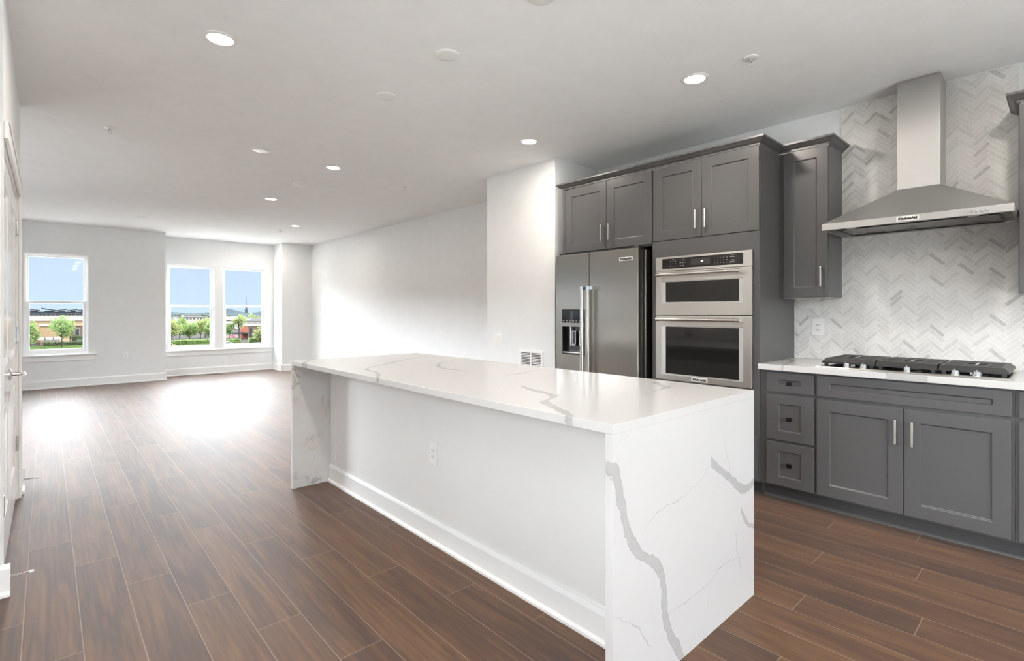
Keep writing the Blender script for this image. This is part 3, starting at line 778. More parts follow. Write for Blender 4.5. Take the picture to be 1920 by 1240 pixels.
uc = thing('wall_cabinet','narrow grey wall cabinet between the oven cabinet and range hood','cabinet',(4.10,1.27,1.365))
part('carcass', MB().box(3.951,4.2545,1.110,1.4285,1.368,2.408), M['cab'], uc, 0.001)
part('underside', MB().box(3.955,4.245,1.125,1.41,1.3625,1.368), M['under'], uc)
part('filler_strip', MB().box(3.945,3.9515,1.400,1.4285,1.362,2.408), M['cab'], uc)
d = shaker('door', uc, 1.112,1.396,1.368,2.404, xf=3.93, fw=0.07); bar_pull(d, 1.149,1.437,1.576, xf=3.93)
uc2 = thing('wall_cabinet','grey wall cabinet at the right edge beyond the range hood','cabinet',(4.10,-0.05,1.365))
part('carcass', MB().box(3.951,4.2545,-0.72,0.190,1.368,2.408), M['cab'], uc2, 0.001)
part('underside', MB().box(3.955,4.245,-0.71,0.18,1.3625,1.368), M['under'], uc2)
d = shaker('door', uc2, -0.263,0.187,1.368,2.404, xf=3.93); bar_pull(d, -0.225,1.437,1.576, xf=3.93)
d = shaker('door', uc2, -0.717,-0.267,1.368,2.404, xf=3.93); bar_pull(d, -0.305,1.437,1.576, xf=3.93)

def crown(name, label, path, left=True):
    """path of plan points; the profile stands out on the left of the path direction"""
    prof = [(0.0,2.4085),(0.007,2.4085),(0.007,2.420),(0.012,2.423),(0.020,2.428),(0.030,2.437),(0.040,2.446),(0.043,2.449),(0.047,2.449),(0.047,2.462),(0.0,2.462)]
    pts = [Vector(p) for p in path]
    def norm(a, b):
        d = (b-a).normalized(); return Vector((-d.y, d.x)) * (1 if left else -1)
    m = MB(); rings = []
    for i, p in enumerate(pts):
        if i == 0: o = norm(pts[0],pts[1])
        elif i == len(pts)-1: o = norm(pts[-2],pts[-1])
        else: o = norm(pts[i-1],p) + norm(p,pts[i+1])
        rings.append([(p.x+o.x*u, p.y+o.y*u, z) for u,z in prof])
    n = len(prof); vs = [v for r in rings for v in r]; fs = []
    for i in range(len(pts)-1):
        for k in range(n): fs.append((i*n+k, i*n+(k+1)%n, (i+1)*n+(k+1)%n, (i+1)*n+k))
    fs += [tuple(range(n))[::-1], tuple(range((len(pts)-1)*n, len(pts)*n))]
    m.add(vs, fs)
    return tag(part(name, m, M['cab'], origin=(path[0][0],path[0][1],2.4085)), label, 'crown moulding')
crown('crown_moulding','grey crown moulding along the tops of the refrigerator, oven and narrow wall cabinets',
      [(4.2545,3.225),(XF,3.225),(XF,1.430),(3.93,1.430),(3.93,1.110),(4.2545,1.110)], left=False)
crown('crown_moulding','grey crown moulding on the wall cabinet at the right edge',[(4.2545,0.190),(3.93,0.190),(3.93,-0.72),(4.2545,-0.72)], left=False)

def base_box(root, y0, y1):
    part('carcass', MB().box(XC,4.245,y0,y1,0.10,0.8755), M['cab'], root)
dc = thing('drawer_cabinet','grey base cabinet with three drawers next to the oven cabinet','cabinet',(3.93,1.26,0.1))
base_box(dc,1.0865,1.4290)
for z0,z1,fz,kz in ((0.732,0.860,0.046,0.794),(0.413,0.715,0.062,0.560),(0.112,0.397,0.058,0.257)):
    d = shaker('drawer', dc, 1.094,1.384,z0,z1, fw=0.077, fz=fz); square_knob(d, 1.238, kz)
cc = thing('cooktop_cabinet','wide grey two-door base cabinet under the gas cooktop','cabinet',(3.93,0.64,0.1))
base_box(cc,0.1865,1.0855)
shaker('false_drawer_front', cc, 0.195,1.079,0.733,0.866, fw=0.073, fz=0.05)
d = shaker('door', cc, 0.638,1.079,0.112,0.713, fw=0.072); bar_pull(d, 0.671,0.509,0.648)
d = shaker('door', cc, 0.199,0.634,0.112,0.713, fw=0.072); bar_pull(d, 0.594,0.509,0.648)
bc = thing('base_cabinet','grey base cabinet cut off at the right edge of the photo','cabinet',(3.93,-0.35,0.1))
base_box(bc,-0.945,0.1855)
for y0,y1 in ((-0.385,0.172),(-0.94,-0.389)):
    d = shaker('drawer', bc, y0,y1,0.733,0.866, fz=0.045); square_knob(d,(y0+y1)/2,0.80)
    d = shaker('door', bc, y0,y1,0.112,0.713); bar_pull(d, y1-0.035 if y0 < -0.5 else y0+0.035,0.509,0.648)
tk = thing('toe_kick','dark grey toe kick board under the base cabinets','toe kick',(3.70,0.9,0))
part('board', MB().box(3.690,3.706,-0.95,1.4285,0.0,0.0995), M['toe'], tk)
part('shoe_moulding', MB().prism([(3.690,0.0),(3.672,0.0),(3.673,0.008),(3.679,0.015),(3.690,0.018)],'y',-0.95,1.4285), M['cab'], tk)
tag(part('kitchen_countertop', MB().box(3.567,4.2465,-0.96,1.4295,0.876,0.914), M['quartzc'], origin=(3.9,0.24,0.876), bevel=0.002),
    'white quartz counter holding the gas cooktop along the backsplash','countertop')

# ------------------------------------------------------------------ text helper
def text_part(name, body, mat, parent, x, y, z, size, bold=0.0, extr=0.0006):
    """lettering on a face that looks towards -X, centred at (y, z)"""
    cu = bpy.data.curves.new('lettering','FONT'); cu.body = body; cu.size = size; cu.align_x = 'CENTER'; cu.align_y = 'CENTER'
    cu.extrude = extr; cu.offset = bold; cu.resolution_u = 3
    to = bpy.data.objects.new('lettering_source', cu); COL.objects.link(to)
    dg = bpy.context.evaluated_depsgraph_get()
    me = bpy.data.meshes.new_from_object(to.evaluated_get(dg))
    bpy.data.objects.remove(to); bpy.data.curves.remove(cu)
    off = rootloc(parent)
    mt = Matrix(((0,0,-1,x-off.x),(-1,0,0,y-off.y),(0,1,0,z-off.z),(0,0,0,1)))
    me.transform(mt); me.materials.clear(); me.materials.append(mat)
    o = bpy.data.objects.new(name, me); COL.objects.link(o); o.parent = parent
    return o
def badge(parent, x, y0, y1, z0, z1):
    bd = part('badge', MB().box(x-0.004,x-0.0003,y0,y1,z0,z1), M['badge'], parent, 0.0012)
    text_part('badge_lettering','KitchenAid',M['ink'],bd,x-0.0046,(y0+y1)/2,(z0+z1)/2,(y1-y0)*0.185,0.0012)

# ------------------------------------------------------------------ refrigerator
rf = thing('refrigerator','stainless steel side-by-side refrigerator with ice and water dispenser','refrigerator',(3.87,2.78,0))
part('body', MB().box(3.585,4.20,2.316,3.218,0.02,1.772), M['steel'], rf, 0.004)
part('door_gasket', MB().box(3.566,3.586,2.350,3.206,0.10,1.765), M['blackp'], rf)
part('toe_grille', MB().box(3.57,3.60,2.345,3.21,0.02,0.095), M['blackp'], rf)
for a_,b_ in ((2.345,2.40),(3.16,3.21)): part('hinge_cover', MB().box(3.53,3.66,a_,b_,1.7855,1.800).box(3.60,3.66,a_,b_,1.7725,1.7855), M['blackp'], rf, 0.003)
ld = part('freezer_door', MB().ring('x',3.500,3.566,2.838,3.222,0.10,1.785,2.885,3.150,0.882,1.282,floor=3.548), M['steel'], rf, 0.006, seg=3)
dp = part('dispenser', MB().ring('x',3.4995,3.547,2.886,3.149,0.883,1.281,2.893,3.142,0.892,1.132,floor=3.546), M['blackp'], ld)
part('dispenser_frame', MB().box(3.4985,3.500,2.886,3.149,1.132,1.166), M['steel'], dp)
part('control_panel', MB().box(3.4985,3.500,2.888,3.147,1.168,1.279), M['oglass'], dp)
mk = MB()
for k in range(6): mk.box(3.4978,3.4984,3.120-k*0.038,3.138-k*0.038,1.180,1.186)
part('control_marks', mk, M['mark'], dp)
for yy in (3.02,2.935):
    pd = MB()
    pd.ring('x',3.513,3.524,yy-0.022,yy+0.022,0.962,1.094,yy-0.016,yy+0.016,0.976,1.087)
    pd.box(3.513,3.520,yy-0.022,yy+0.010,0.955,0.972)
    part('paddle', pd, M['chrome'], dp)
for yy in (3.02,2.935): part('paddle_pad', MB().box(3.517,3.545,yy-0.014,yy+0.014,0.977,1.085), M['blackp'], dp)
part('nozzle', MB().tube([(3.522,3.065,1.130),(3.522,3.065,0.955)],0.007,10), M['nickel'], dp, smooth=True)
part('drip_tray', MB().box(3.502,3.544,2.895,3.140,0.892,0.902), M['nickel'], dp, 0.001)
rdr = part('refrigerator_door', MB().box(3.500,3.566,2.335,2.832,0.10,1.785), M['steel'], rf, 0.006, seg=3)
badge(rdr, 3.500, 2.385,2.515,1.684,1.714)
def fridge_handle(par, y, inward):
    m = MB().tube([(3.442,y,0.52),(3.442,y,1.46)],0.0165,18)
    hb = part('handle', m, M['handle'], par, smooth=True)
    y2 = y - 0.04 * inward
    for z in (1.471,0.509):
        c = MB().tube([(3.442,y,z-0.013),(3.442,y,z+0.013)],0.0185,18).box(3.444,3.4995,min(y,y2)-0.010,max(y,y2)+0.010,z-0.013,z+0.013)
        part('handle_bracket', c, M['chrome'], hb, smooth=True)
fridge_handle(ld, 2.868, 0.0); fridge_handle(rdr, 2.803, 1.0)

# ------------------------------------------------------------------ wall ovens
ov = thing('wall_oven','stainless steel microwave and oven combination built into the tall cabinet','oven',(3.8,1.843,0.735))
OX = 3.572
part('oven_body', MB().box(3.595,4.15,1.485,2.207,0.748,1.682), M['blackp'], ov)
cp = part('control_panel', MB().ring('x',OX,3.594,1.470,2.217,1.583,1.693,1.531,2.161,1.600,1.678,floor=OX+0.0015), M['steelh'], ov, 0.002)
part('control_glass', MB().box(OX+0.0002,OX+0.0015,1.531,2.161,1.600,1.678), M['oglass'], cp)
part('display', MB().box(OX-0.0006,OX+0.0002,1.768,1.921,1.617,1.664), M['slot'], cp)
text_part('display_digits','48',M['digit'],cp,OX-0.0012,1.832,1.640,0.021,0.0,0.0003)
mk = MB()
def mark(y, z, w_, h=0.0035): mk.box(OX-0.0008,OX+0.0003,y-w_*0.36,y+w_*0.36,z-h*0.33,z+h*0.33)
for i in range(3):
    for j in range(3): mark(2.088-i*0.021,1.618+j*0.0185,0.010,0.006)
mark(2.067,1.6695,0.026,0.003)
for i in range(3): mark(2.005-i*0.021,1.656,0.011)
for i in range(3): mark(2.005-i*0.021,1.640,0.014 if i<2 else 0.005,0.009)
for i in range(2): mark(2.005-i*0.021,1.620,0.011,0.007)
mark(1.980,1.667,0.026,0.003)
for i in range(3):
    for j in range(3): mark(1.736-i*0.023,1.6195+j*0.0175,0.004,0.006)
for i in range(2):
    for j in range(3): mark(1.668-i*0.023,1.6195+j*0.0175,0.012,0.006)
mark(1.604,1.669,0.028,0.003); mark(1.606,1.655,0.046,0.005); mark(1.604,1.635,0.026,0.003); mark(1.606,1.622,0.046,0.005); mark(1.620,1.616,0.018,0.004)
part('control_marks', mk, M['mark'], cp)
def oven_door(name, z0, z1, wz0, wz1, hz):
    d = part(name, MB().ring('x',OX-0.002,3.594,1.470,2.217,z0,z1,1.532,2.168,wz0-0.008,wz1+0.004,floor=OX+0.014,slope=0.0), M['steelh'], ov, 0.0025)
    part('window_bezel', MB().ring('x',OX-0.001,OX+0.0135,1.5325,2.1675,wz0-0.0075,wz1+0.0035,1.560,2.131,wz0,wz1), M['canopy'], d, 0.0008)
    part('window_glass', MB().box(OX+0.004,OX+0.0138,1.560,2.131,wz0,wz1), M['oglass'], d)
    h = part('handle', MB().tube([(OX-0.050,1.545,hz),(OX-0.050,2.172,hz)],0.0115,18), M['handle'], d, smooth=True)
    for y in (1.548,2.169):
        c = MB()
        c.tube([(OX-0.050,y-0.014,hz),(OX-0.050,y+0.014,hz)],0.0135,18)
        c.box(OX-0.050,OX-0.0022,y-0.009,y+0.009,hz-0.010,hz+0.010)
        part('handle_bracket', c, M['chrome'], h, smooth=True)
    return d
oven_door('microwave_door',1.242,1.580,1.340,1.497,1.553)
od = oven_door('oven_door',0.737,1.237,0.786,1.150,1.206)
badge(od, OX-0.002, 1.788,1.912,0.7455,0.7745)

# ------------------------------------------------------------------ range hood
hd = thing('range_hood','stainless steel chimney range hood on the herringbone wall','range hood',(4.0,0.645,1.8))
HX, H0, H1 = 3.755, 0.196, 1.098
part('rim', MB().box(HX,HX+0.014,H0,H1,1.797,1.838).box(HX+0.014,4.2465,H0,H0+0.014,1.797,1.838).box(HX+0.014,4.2465,H1-0.014,H1,1.797,1.838).box(4.232,4.2465,H0+0.014,H1-0.014,1.797,1.838), M['rim'], hd, 0.0012)
cx0, dy0, dy1, zt = 4.035, 0.534, 0.749, 2.047
cn = MB().add([(HX,H0,1.8385),(4.2465,H0,1.8385),(4.2465,H1,1.8385),(HX,H1,1.8385),(cx0,dy0,zt),(4.2465,dy0,zt),(4.2465,dy1,zt),(cx0,dy1,zt)],
    [(0,3,2,1),(4,5,6,7),(0,1,5,4),(1,2,6,5),(2,3,7,6),(3,0,4,7)])
part('canopy', cn, M['canopy'], hd, 0.0015)
part('duct_cover', MB().box(cx0,4.2465,dy0,dy1,zt+0.0003,2.7385), M['hood'], hd, 0.0015)
fl = part('grease_filter', MB().box(HX+0.015,4.231,H0+0.015,H1-0.015,1.806,1.812), M['filter'], hd)
part('filter_frame', MB().box(HX+0.09,HX+0.10,H0+0.06,H1-0.06,1.800,1.806).box(4.20,4.21,H0+0.06,H1-0.06,1.800,1.806).box(HX+0.10,4.20,H0+0.06,H0+0.07,1.800,1.806).box(HX+0.10,4.20,H1-0.07,H1-0.06,1.800,1.806), M['blackp'], fl)
for yy in (0.36,0.95):
    part('hood_lamp', MB().lathe([(0.0,0.0),(0.030,0.0),(0.028,-0.006),(0.0,-0.007)],(HX+0.052,yy,1.8058),n=20), M['lensoff'], fl, smooth=True)
badge(hd, HX, 0.592,0.700,1.803,1.833)
for k in range(5):
    part('button', MB().lathe([(0.0,0.0),(0.0075,0.0),(0.0075,-0.004),(0.006,-0.006),(0.0,-0.006)],(HX-0.0003,0.385-k*0.0215,1.817),'x',16), M['chrome'], hd, smooth=True)

# ------------------------------------------------------------------ cooktop
ct = thing('gas_cooktop','stainless gas cooktop with black cast iron grates on the counter','cooktop',(3.9,0.645,0.914))
CX0, CX1, C0, C1, CZ = 3.622, 4.165, 0.197, 1.095, 0.9143
part('tray', MB().add([(CX0,C0,CZ),(CX1,C0,CZ),(CX1,C1,CZ),(CX0,C1,CZ),(CX0+0.006,C0+0.006,CZ+0.006),(CX1-0.006,C0+0.006,CZ+0.006),(CX1-0.006,C1-0.006,CZ+0.006),(CX0+0.006,C1-0.006,CZ+0.006)],
    [(0,3,2,1),(4,5,6,7),(0,1,5,4),(1,2,6,5),(2,3,7,6),(3,0,4,7)]), M['steelh'], ct)
part('cooking_surface', MB().box(CX0+0.03,CX1-0.015,C0+0.015,C1-0.015,CZ+0.006,CZ+0.0085), M['oglass'], ct)
zt0 = CZ + 0.0085
secs = ((0.212,0.497),(0.503,0.789),(0.795,1.080))
for gi, (a, bq) in enumerate(secs):
    m = MB(); gx0, gx1, zt1 = 3.700, 4.150, 0.968
    # bevelled outer rail
    i = 0.020
    o = [(gx0,a),(gx1,a),(gx1,bq),(gx0,bq)]
    el = i if gi == 0 else 0.003; er = i if gi == 2 else 0.003
    tpp = [(gx0+i,a+el),(gx1-i,a+el),(gx1-i,bq-er),(gx0+i,bq-er)]
    inn = [(gx0+i+0.012,a+el+0.012),(gx1-i-0.012,a+el+0.012),(gx1-i-0.012,bq-er-0.012),(gx0+i+0.012,bq-er-0.012)]
    vs = [(x,y,0.936) for x,y in o]+[(x,y,0.948) for x,y in o]+[(x,y,zt1) for x,y in tpp]+[(x,y,zt1) for x,y in inn]+[(x,y,0.936) for x,y in inn]
    fs = []
    for lv_ in range(4):
        for k in range(4): fs.append((lv_*4+k, lv_*4+(k+1)%4, lv_*4+4+(k+1)%4, lv_*4+4+k))
    for k in range(4): fs.append((16+k,16+(k+1)%4,(k+1)%4,k))
    m.add(vs, fs)
    cy_ = (a+bq)/2
    nb = 13
    for k in range(nb):
        x = gx0+i+0.022 + (gx1-gx0-2*i-0.044)*k/(nb-1)
        for ya, yb in (((a+el+0.010,cy_-0.048),(cy_+0.048,bq-er-0.010)) if abs(x-3.925) < 0.05 else ((a+el+0.010,bq-er-0.010),)):
            m.box(x-0.0065,x+0.0065,ya,yb,0.944,zt1-0.0005)
    for y in (cy_-0.048,cy_+0.048): m.box(gx0+i+0.010,gx1-i-0.010,y-0.005,y+0.005,0.944,zt1-0.001)
    for (x,y) in ((gx0+0.018,a+0.02),(gx0+0.018,bq-0.02),(gx1-0.018,a+0.02),(gx1-0.018,bq-0.02)):
        m.box(x-0.009,x+0.009,y-0.009,y+0.009,zt0,0.937)
    gr = part('grate', m, M['iron'], ct)
    part('grate_bar', MB().box(3.84,4.01,cy_-0.0055,cy_+0.0055,0.948,zt1+0.0002), M['nickel'], gr)
for (x,y,r) in ((3.79,0.355,0.032),(4.05,0.355,0.036),(3.92,0.646,0.052),(3.79,0.937,0.036),(4.05,0.937,0.032)):
    bn = part('burner', MB().lathe([(0.0,0.0),(r,0.0),(r,0.008),(r*0.85,0.012),(0.0,0.012)],(x,y,zt0),n=28), M['nickel'], ct, smooth=True)
    part('burner_cap', MB().lathe([(0.0,0.0122),(r*0.82,0.0122),(r*0.82,0.018),(r*0.7,0.0205),(0.0,0.021)],(x,y,zt0),n=28), M['iron'], bn, smooth=True)
for y in (0.334,0.423,0.634,0.847,0.936):
    kb = part('knob', MB().lathe([(0.0,0.0),(0.021,0.0),(0.021,0.005),(0.0175,0.007),(0.0165,0.026),(0.0,0.027)],(3.670,y,zt0-0.0025),n=24), M['chrome'], ct, smooth=True)
    part('knob_grip', MB().box(3.652,3.688,y-0.004,y+0.004,zt0+0.0245,zt0+0.031), M['chrome'], kb, 0.001)


# ------------------------------------------------------------------ outside, three floors below
ZG = -9.0
EXT = 0.42            # reflectances outdoors, against the very bright sky
def ext(*c): return tuple(q*EXT for q in c)
M['asphalt'] = simple('asphalt', ext(0.075,0.073,0.071), 0.9, var=0.12, scale=0.3, spec=0.0)
M['grass'] = simple('mown_grass', ext(0.052,0.085,0.026), 0.95, var=0.3, scale=0.8, spec=0.0)
M['tan'] = simple('tan_stucco', ext(0.40,0.275,0.175), 0.9, var=0.06, scale=0.4, spec=0.0)
M['cream'] = simple('cream_wall', ext(0.40,0.385,0.355), 0.9, var=0.05, scale=0.4, spec=0.0)
M['greyw'] = simple('grey_cladding', ext(0.085,0.095,0.11), 0.8, var=0.1, scale=0.5, spec=0.0)
M['roofd'] = simple('dark_roof', ext(0.05,0.052,0.056), 0.7, var=0.1, scale=0.5, spec=0.0)
M['roofl'] = simple('light_roof', ext(0.26,0.26,0.26), 0.8, var=0.08, scale=0.5, spec=0.0)
M['redcloth'] = simple('red_canvas', ext(0.26,0.020,0.022), 0.8)
M['orangecloth'] = simple('orange_canvas', ext(0.20,0.055,0.028), 0.8)
M['hill'] = simple('wooded_hill', ext(0.062,0.082,0.095), 1.0, var=0.25, scale=0.03, spec=0.0)  # blue-grey tint puts distance haze into the base colour
M['paleglass'] = simple('facade_window', ext(0.03,0.035,0.045), 0.15)
M['bark'] = simple('bark', ext(0.045,0.034,0.026), 0.9, var=0.2, spec=0.0)
M['tyre'] = simple('tyre', ext(0.012,0.012,0.012), 0.8, spec=0.0)
M['cwhite'] = simple('white_car_paint', ext(0.28,0.28,0.28), 0.3)
M['cgrey'] = simple('grey_car_paint', ext(0.09,0.095,0.10), 0.3)
M['cyellow'] = simple('yellow_car_paint', ext(0.30,0.20,0.02), 0.35)
def brick_mat():
    g = NG('red_brick')
    b = g.n('TexBrick'); g.lk(g.vm('MULTIPLY', g.obj(), (1,1,1)), b.inputs['Vector'])
    b.inputs['Color1'].default_value = (*ext(0.27,0.085,0.055),1); b.inputs['Color2'].default_value = (*ext(0.34,0.115,0.07),1)
    b.inputs['Mortar'].default_value = (*ext(0.17,0.13,0.11),1); b.inputs['Scale'].default_value = 4.0
    g.set(color=b.outputs['Color'], rough=0.9, spec=0.0); return g.m
M['brick'] = brick_mat()
def leaf_mat(name, a, b):
    g = NG(name)
    g.set(color=g.mix(g.rng(g.noise(g.pos(), 0.9, 3), 0.3, 0.7, 0, 1), a, b), rough=0.7, spec=0.2)
    t = g.n('BsdfTranslucent'); t.inputs['Color'].default_value = (*b, 1)
    mx = g.n('MixShader'); mx.inputs[0].default_value = 0.3
    g.lk(g.b.outputs[0], mx.inputs[1]); g.lk(t.outputs[0], mx.inputs[2]); g.lk(mx.outputs[0], g.out.inputs['Surface'])
    return g.m
M['leafa'] = leaf_mat('spring_leaves', ext(0.11,0.20,0.045), ext(0.23,0.34,0.085))
M['leafb'] = leaf_mat('yellow_green_leaves', ext(0.17,0.23,0.06), ext(0.32,0.38,0.12))
M['leafd'] = leaf_mat('dark_leaves', ext(0.03,0.055,0.018), ext(0.075,0.12,0.035))
M['leaff'] = leaf_mat('far_leaves', ext(0.06,0.085,0.065), ext(0.085,0.115,0.085))

def foliage(mb, c, rad, n, size, rr):
    """n small leaf sprays spread through clumps inside an ellipsoid"""
    clumps = []
    for _ in range(max(6, n//60)):
        while True:
            v = Vector((rr.uniform(-1,1),rr.uniform(-1,1),rr.uniform(-1,1)))
            if v.length < 1: break
        v = v.normalized() * (0.35 + 0.5*rr.random())
        clumps.append(v)
    for _ in range(n):
        v = rr.choice(clumps) + Vector((rr.gauss(0,.2),rr.gauss(0,.2),rr.gauss(0,.2)))
        if v.length > 1.05: v = v.normalized()*1.03
        p = Vector(c) + Vector((v.x*rad[0], v.y*rad[1], v.z*rad[2]))
        a = Vector((rr.gauss(0,1),rr.gauss(0,1),rr.gauss(0,1))).normalized(); b_ = a.orthogonal().normalized()
        s_ = size*(0.6+0.8*rr.random())
        mb.add([p-a*s_-b_*s_*0.3, p+b_*s_*0.65, p+a*s_-b_*s_*0.2, p-b_*s_*0.75], [(0,1,2,3)])
def tree(x, y, h, wdt, label, leaf, cat='tree', group='trees outside the windows', n=1000, size=0.30, trunk=0.28, name='tree'):
    rr = random.Random(int(x*13+y*7))
    root = thing(name, label, cat, (x,y,ZG), group)
    zb = ZG + h*trunk
    t = MB().tube([(x,y,ZG),(x+0.05,y,ZG+h*0.2),(x-0.05,y,zb+h*0.25),(x,y,ZG+h*0.8)],[h*0.022,h*0.017,h*0.012,h*0.004],7)
    for k in range(6):
        an = k*1.05+rr.random(); z = zb + h*0.05*k*0.6
        t.tube([(x,y,z-h*0.05),(x+math.cos(an)*wdt*0.2,y+math.sin(an)*wdt*0.2,z+h*0.12),(x+math.cos(an)*wdt*0.38,y+math.sin(an)*wdt*0.38,z+h*0.3)],[h*0.010,h*0.007,h*0.003],5)
    part('trunk', t, M['bark'], root)
    m = MB(); ch = (h*(1-trunk))/2
    foliage(m, (x,y,ZG+h-ch), (wdt/2,wdt/2,ch), n, size, rr)
    leafs('crown', m, M[leaf], root)
    return root

struct('ground', MB().box(-900,1600,12.2,3000,ZG-1,ZG), M['asphalt'])
struct('bounce_ground', MB().box(-60,70,12.3,112,ZG+0.002,ZG+0.08), M['bounce_ground'])  # pale ground out of view, added to throw light up through the bay
gr = MB().box(-40,22,118,206,ZG+0.001,ZG+0.06).box(24,60,150,187,ZG+0.001,ZG+0.05)
tag(part('lawn', gr, M['grass']), 'mown grass strips along the street below', 'lawn', kind='structure')

def building(name, label, loc): return thing(name, label, 'building', loc)
def facade_windows(root, x0, x1, y, z0, z1, n, rows, wfrac=0.5, hfrac=0.5, mat='paleglass'):
    for r_ in range(rows):
        for k in range(n):
            cx_ = x0+(x1-x0)*(k+0.5)/n; hw = (x1-x0)/n*wfrac/2; cz_ = z0+(z1-z0)*(r_+0.5)/rows; hh = (z1-z0)/rows*hfrac/2
            f = part('window', MB().ring('y',y-0.12,y+0.02,cx_-hw-0.1,cx_+hw+0.1,cz_-hh-0.1,cz_+hh+0.1,cx_-hw,cx_+hw,cz_-hh,cz_+hh), M['cream'], root)
            part('pane', MB().box(cx_-hw,cx_+hw,y-0.06,y-0.02,cz_-hh,cz_+hh), M[mat], f)
tbld = building('shop_building','tan flat-roofed building seen through the single window',(2,225,ZG))
part('front_block', MB().box(-1.5,5.2,210,226,ZG,-3.0), M['tan'], tbld)
tb2 = building('shop_building','long tan building wing rising behind the tan flat-roofed block',(3,238,ZG))
part('walls', MB().box(-14,20,227,250,ZG,-1.7), M['tan'], tb2)
part('roof_edge', MB().box(-1.8,5.5,209.7,226,-3.0,-2.75), M['cream'], tbld)
part('roof_edge', MB().box(-14.3,20.3,226.7,250.3,-1.7,-1.4), M['cream'], tb2)
part('rooftop_unit', MB().box(-10,-7,232,236,-1.4,0.0), M['roofl'], tb2, 0.1)
for k in range(3): part('awning', MB().prism([(209.9,ZG+2.6),(208.6,ZG+1.9),(208.6,ZG+1.7),(209.9,ZG+2.3)],'x',-2.2+k*1.9,-0.6+k*1.9), M['cream'], tbld)
bb = building('brick_building','red brick building beyond the lawn, right of the tree in the single window',(9,226,ZG))
part('walls', MB().box(5.7,15,219,225.0,ZG,-3.3), M['brick'], bb)
part('roof_edge', MB().box(5.6,15.2,218.8,225.2,-3.3,-2.9), M['tan'], bb)
facade_windows(bb,6.2,8.4,219,-6.6,-4.0,1,1,0.45,0.8)
hb_ = building('terrace_house','dark grey building with slanted roof canopies behind the tan building',(3,350,ZG))
part('walls', MB().box(-9,22,352,364,ZG,1.4), M['greyw'], hb_)
facade_windows(hb_,-9,20,352,-1.4,0.9,9,1,0.5,0.4,'roofd')
part('parapet', MB().box(-10,24,330,333,ZG,-0.7), M['cream'], hb_)
for x0,x1,za,zb in ((-8.5,-2.6,2.7,1.9),(-2.1,3.6,3.0,1.9),(3.2,7.9,1.7,2.6),(8.1,12.0,1.8,2.5),(12.4,18.0,1.9,2.8)):
    c = part('roof_canopy', MB().prism([(x0,za-0.25),(x1,zb-0.25),(x1,zb+0.3),(x0,za+0.35)],'y',350,361), M['roofd'], hb_)
    part('canopy_wall', MB().box(x0+1.2,x1-0.8,353,359,1.4,min(za,zb)-0.1), M['greyw'], c)
# second and third windows
pb = building('apartment_block','pale apartment block far away above the car park trees',(90,495,ZG))
part('walls', MB().box(79,101,495,510,ZG,-3.2).box(84,96,495.5,508,-3.2,-1.4), M['cream'], pb)
part('roof', MB().box(78.5,101.5,494.5,510.5,-3.2,-2.8).box(83.5,96.5,495,508.5,-1.4,-1.0), M['roofl'], pb)
facade_windows(pb,80,100,495,-5.6,-3.4,8,1,0.45,0.5)
gb = building('grey_roofed_house','house with grey roofs behind the trees at the left of the right bay window',(90,365,ZG))
part('walls', MB().box(82,97,366,376,ZG,-4.2), M['greyw'], gb)
part('roof', MB().prism([(365.3,-4.2),(371,-1.9),(376.7,-4.2)],'x',81.5,97.5).prism([(363.4,-6.2),(366,-4.6),(366,-6.2)],'x',82,96), M['roofl'], gb)
facade_windows(gb,83,96,366,-8.4,-4.4,5,2,0.5,0.5)
wb_ = building('white_roofed_hall','low building with a white flat roof at the right of the bay windows',(90,323,ZG))
part('walls', MB().box(85,112,324,345,ZG,-4.2), M['cream'], wb_)
part('roof', MB().box(84.5,112.5,323.5,345.5,-4.2,-3.6).box(90,104,330,340,-3.6,-2.5), M['roofl'], wb_)
facade_windows(wb_,86,111,324,-8.2,-4.8,8,1,0.5,0.5)
rb_ = building('brick_shop','red brick shop behind the hedge at the right of the bay windows',(57,206,ZG))
part('walls', MB().box(55.2,66,206,216,ZG,-4.1), M['brick'], rb_)
part('roof_edge', MB().box(55.0,66.2,205.8,216.2,-4.1,-3.6), M['cream'], rb_)
part('doorway', MB().box(55.8,56.6,205.9,206.1,ZG,-4.8), M['roofd'], rb_)
part('canopy_roof', MB().box(50.2,55.2,206,214,-6.9,-6.5), M['roofd'], rb_)
# hills, tree belt and mast on the skyline
def ridge(name, label, x0, x1, y, prof, mat, dep=90):
    m = MB(); n = len(prof); vs = []
    for k, hgt in enumerate(prof):
        x = x0+(x1-x0)*k/(n-1); vs += [(x,y,ZG),(x,y+dep*0.5,ZG+hgt),(x,y+dep,ZG)]
    fs = []
    for k in range(n-1):
        for j in range(2): fs.append((k*3+j,k*3+3+j,k*3+4+j,k*3+1+j))
    m.add(vs, fs)
    return tag(leafs(name, m, M[mat]), label, 'hill')
rr = random.Random(3)
ridge('wooded_hill','blue wooded hill on the skyline in the right bay window',340,600,1660,[6+13*math.exp(-((k-11)/7.0)**2)+rr.random()*1.0 for k in range(50)],'hill')
ridge('wooded_ridge','low wooded ridge along the skyline behind the apartment block',60,420,1250,[8.6+2.0*math.sin(k*0.33)+rr.random()*0.9 for k in range(70)],'hill')
tw = thing('radio_mast','thin mast tower on the skyline in the right bay window','mast',(361,1361,ZG))
part('mast_base', MB().box(358,364,1359,1364,ZG,7.5).box(359.4,362.6,1360,1363,7.5,12.5), M['greyw'], tw)
part('mast', MB().tube([(361,1361.5,12),(361,1361.5,39)],[0.7,0.25],6), M['greyw'], tw)
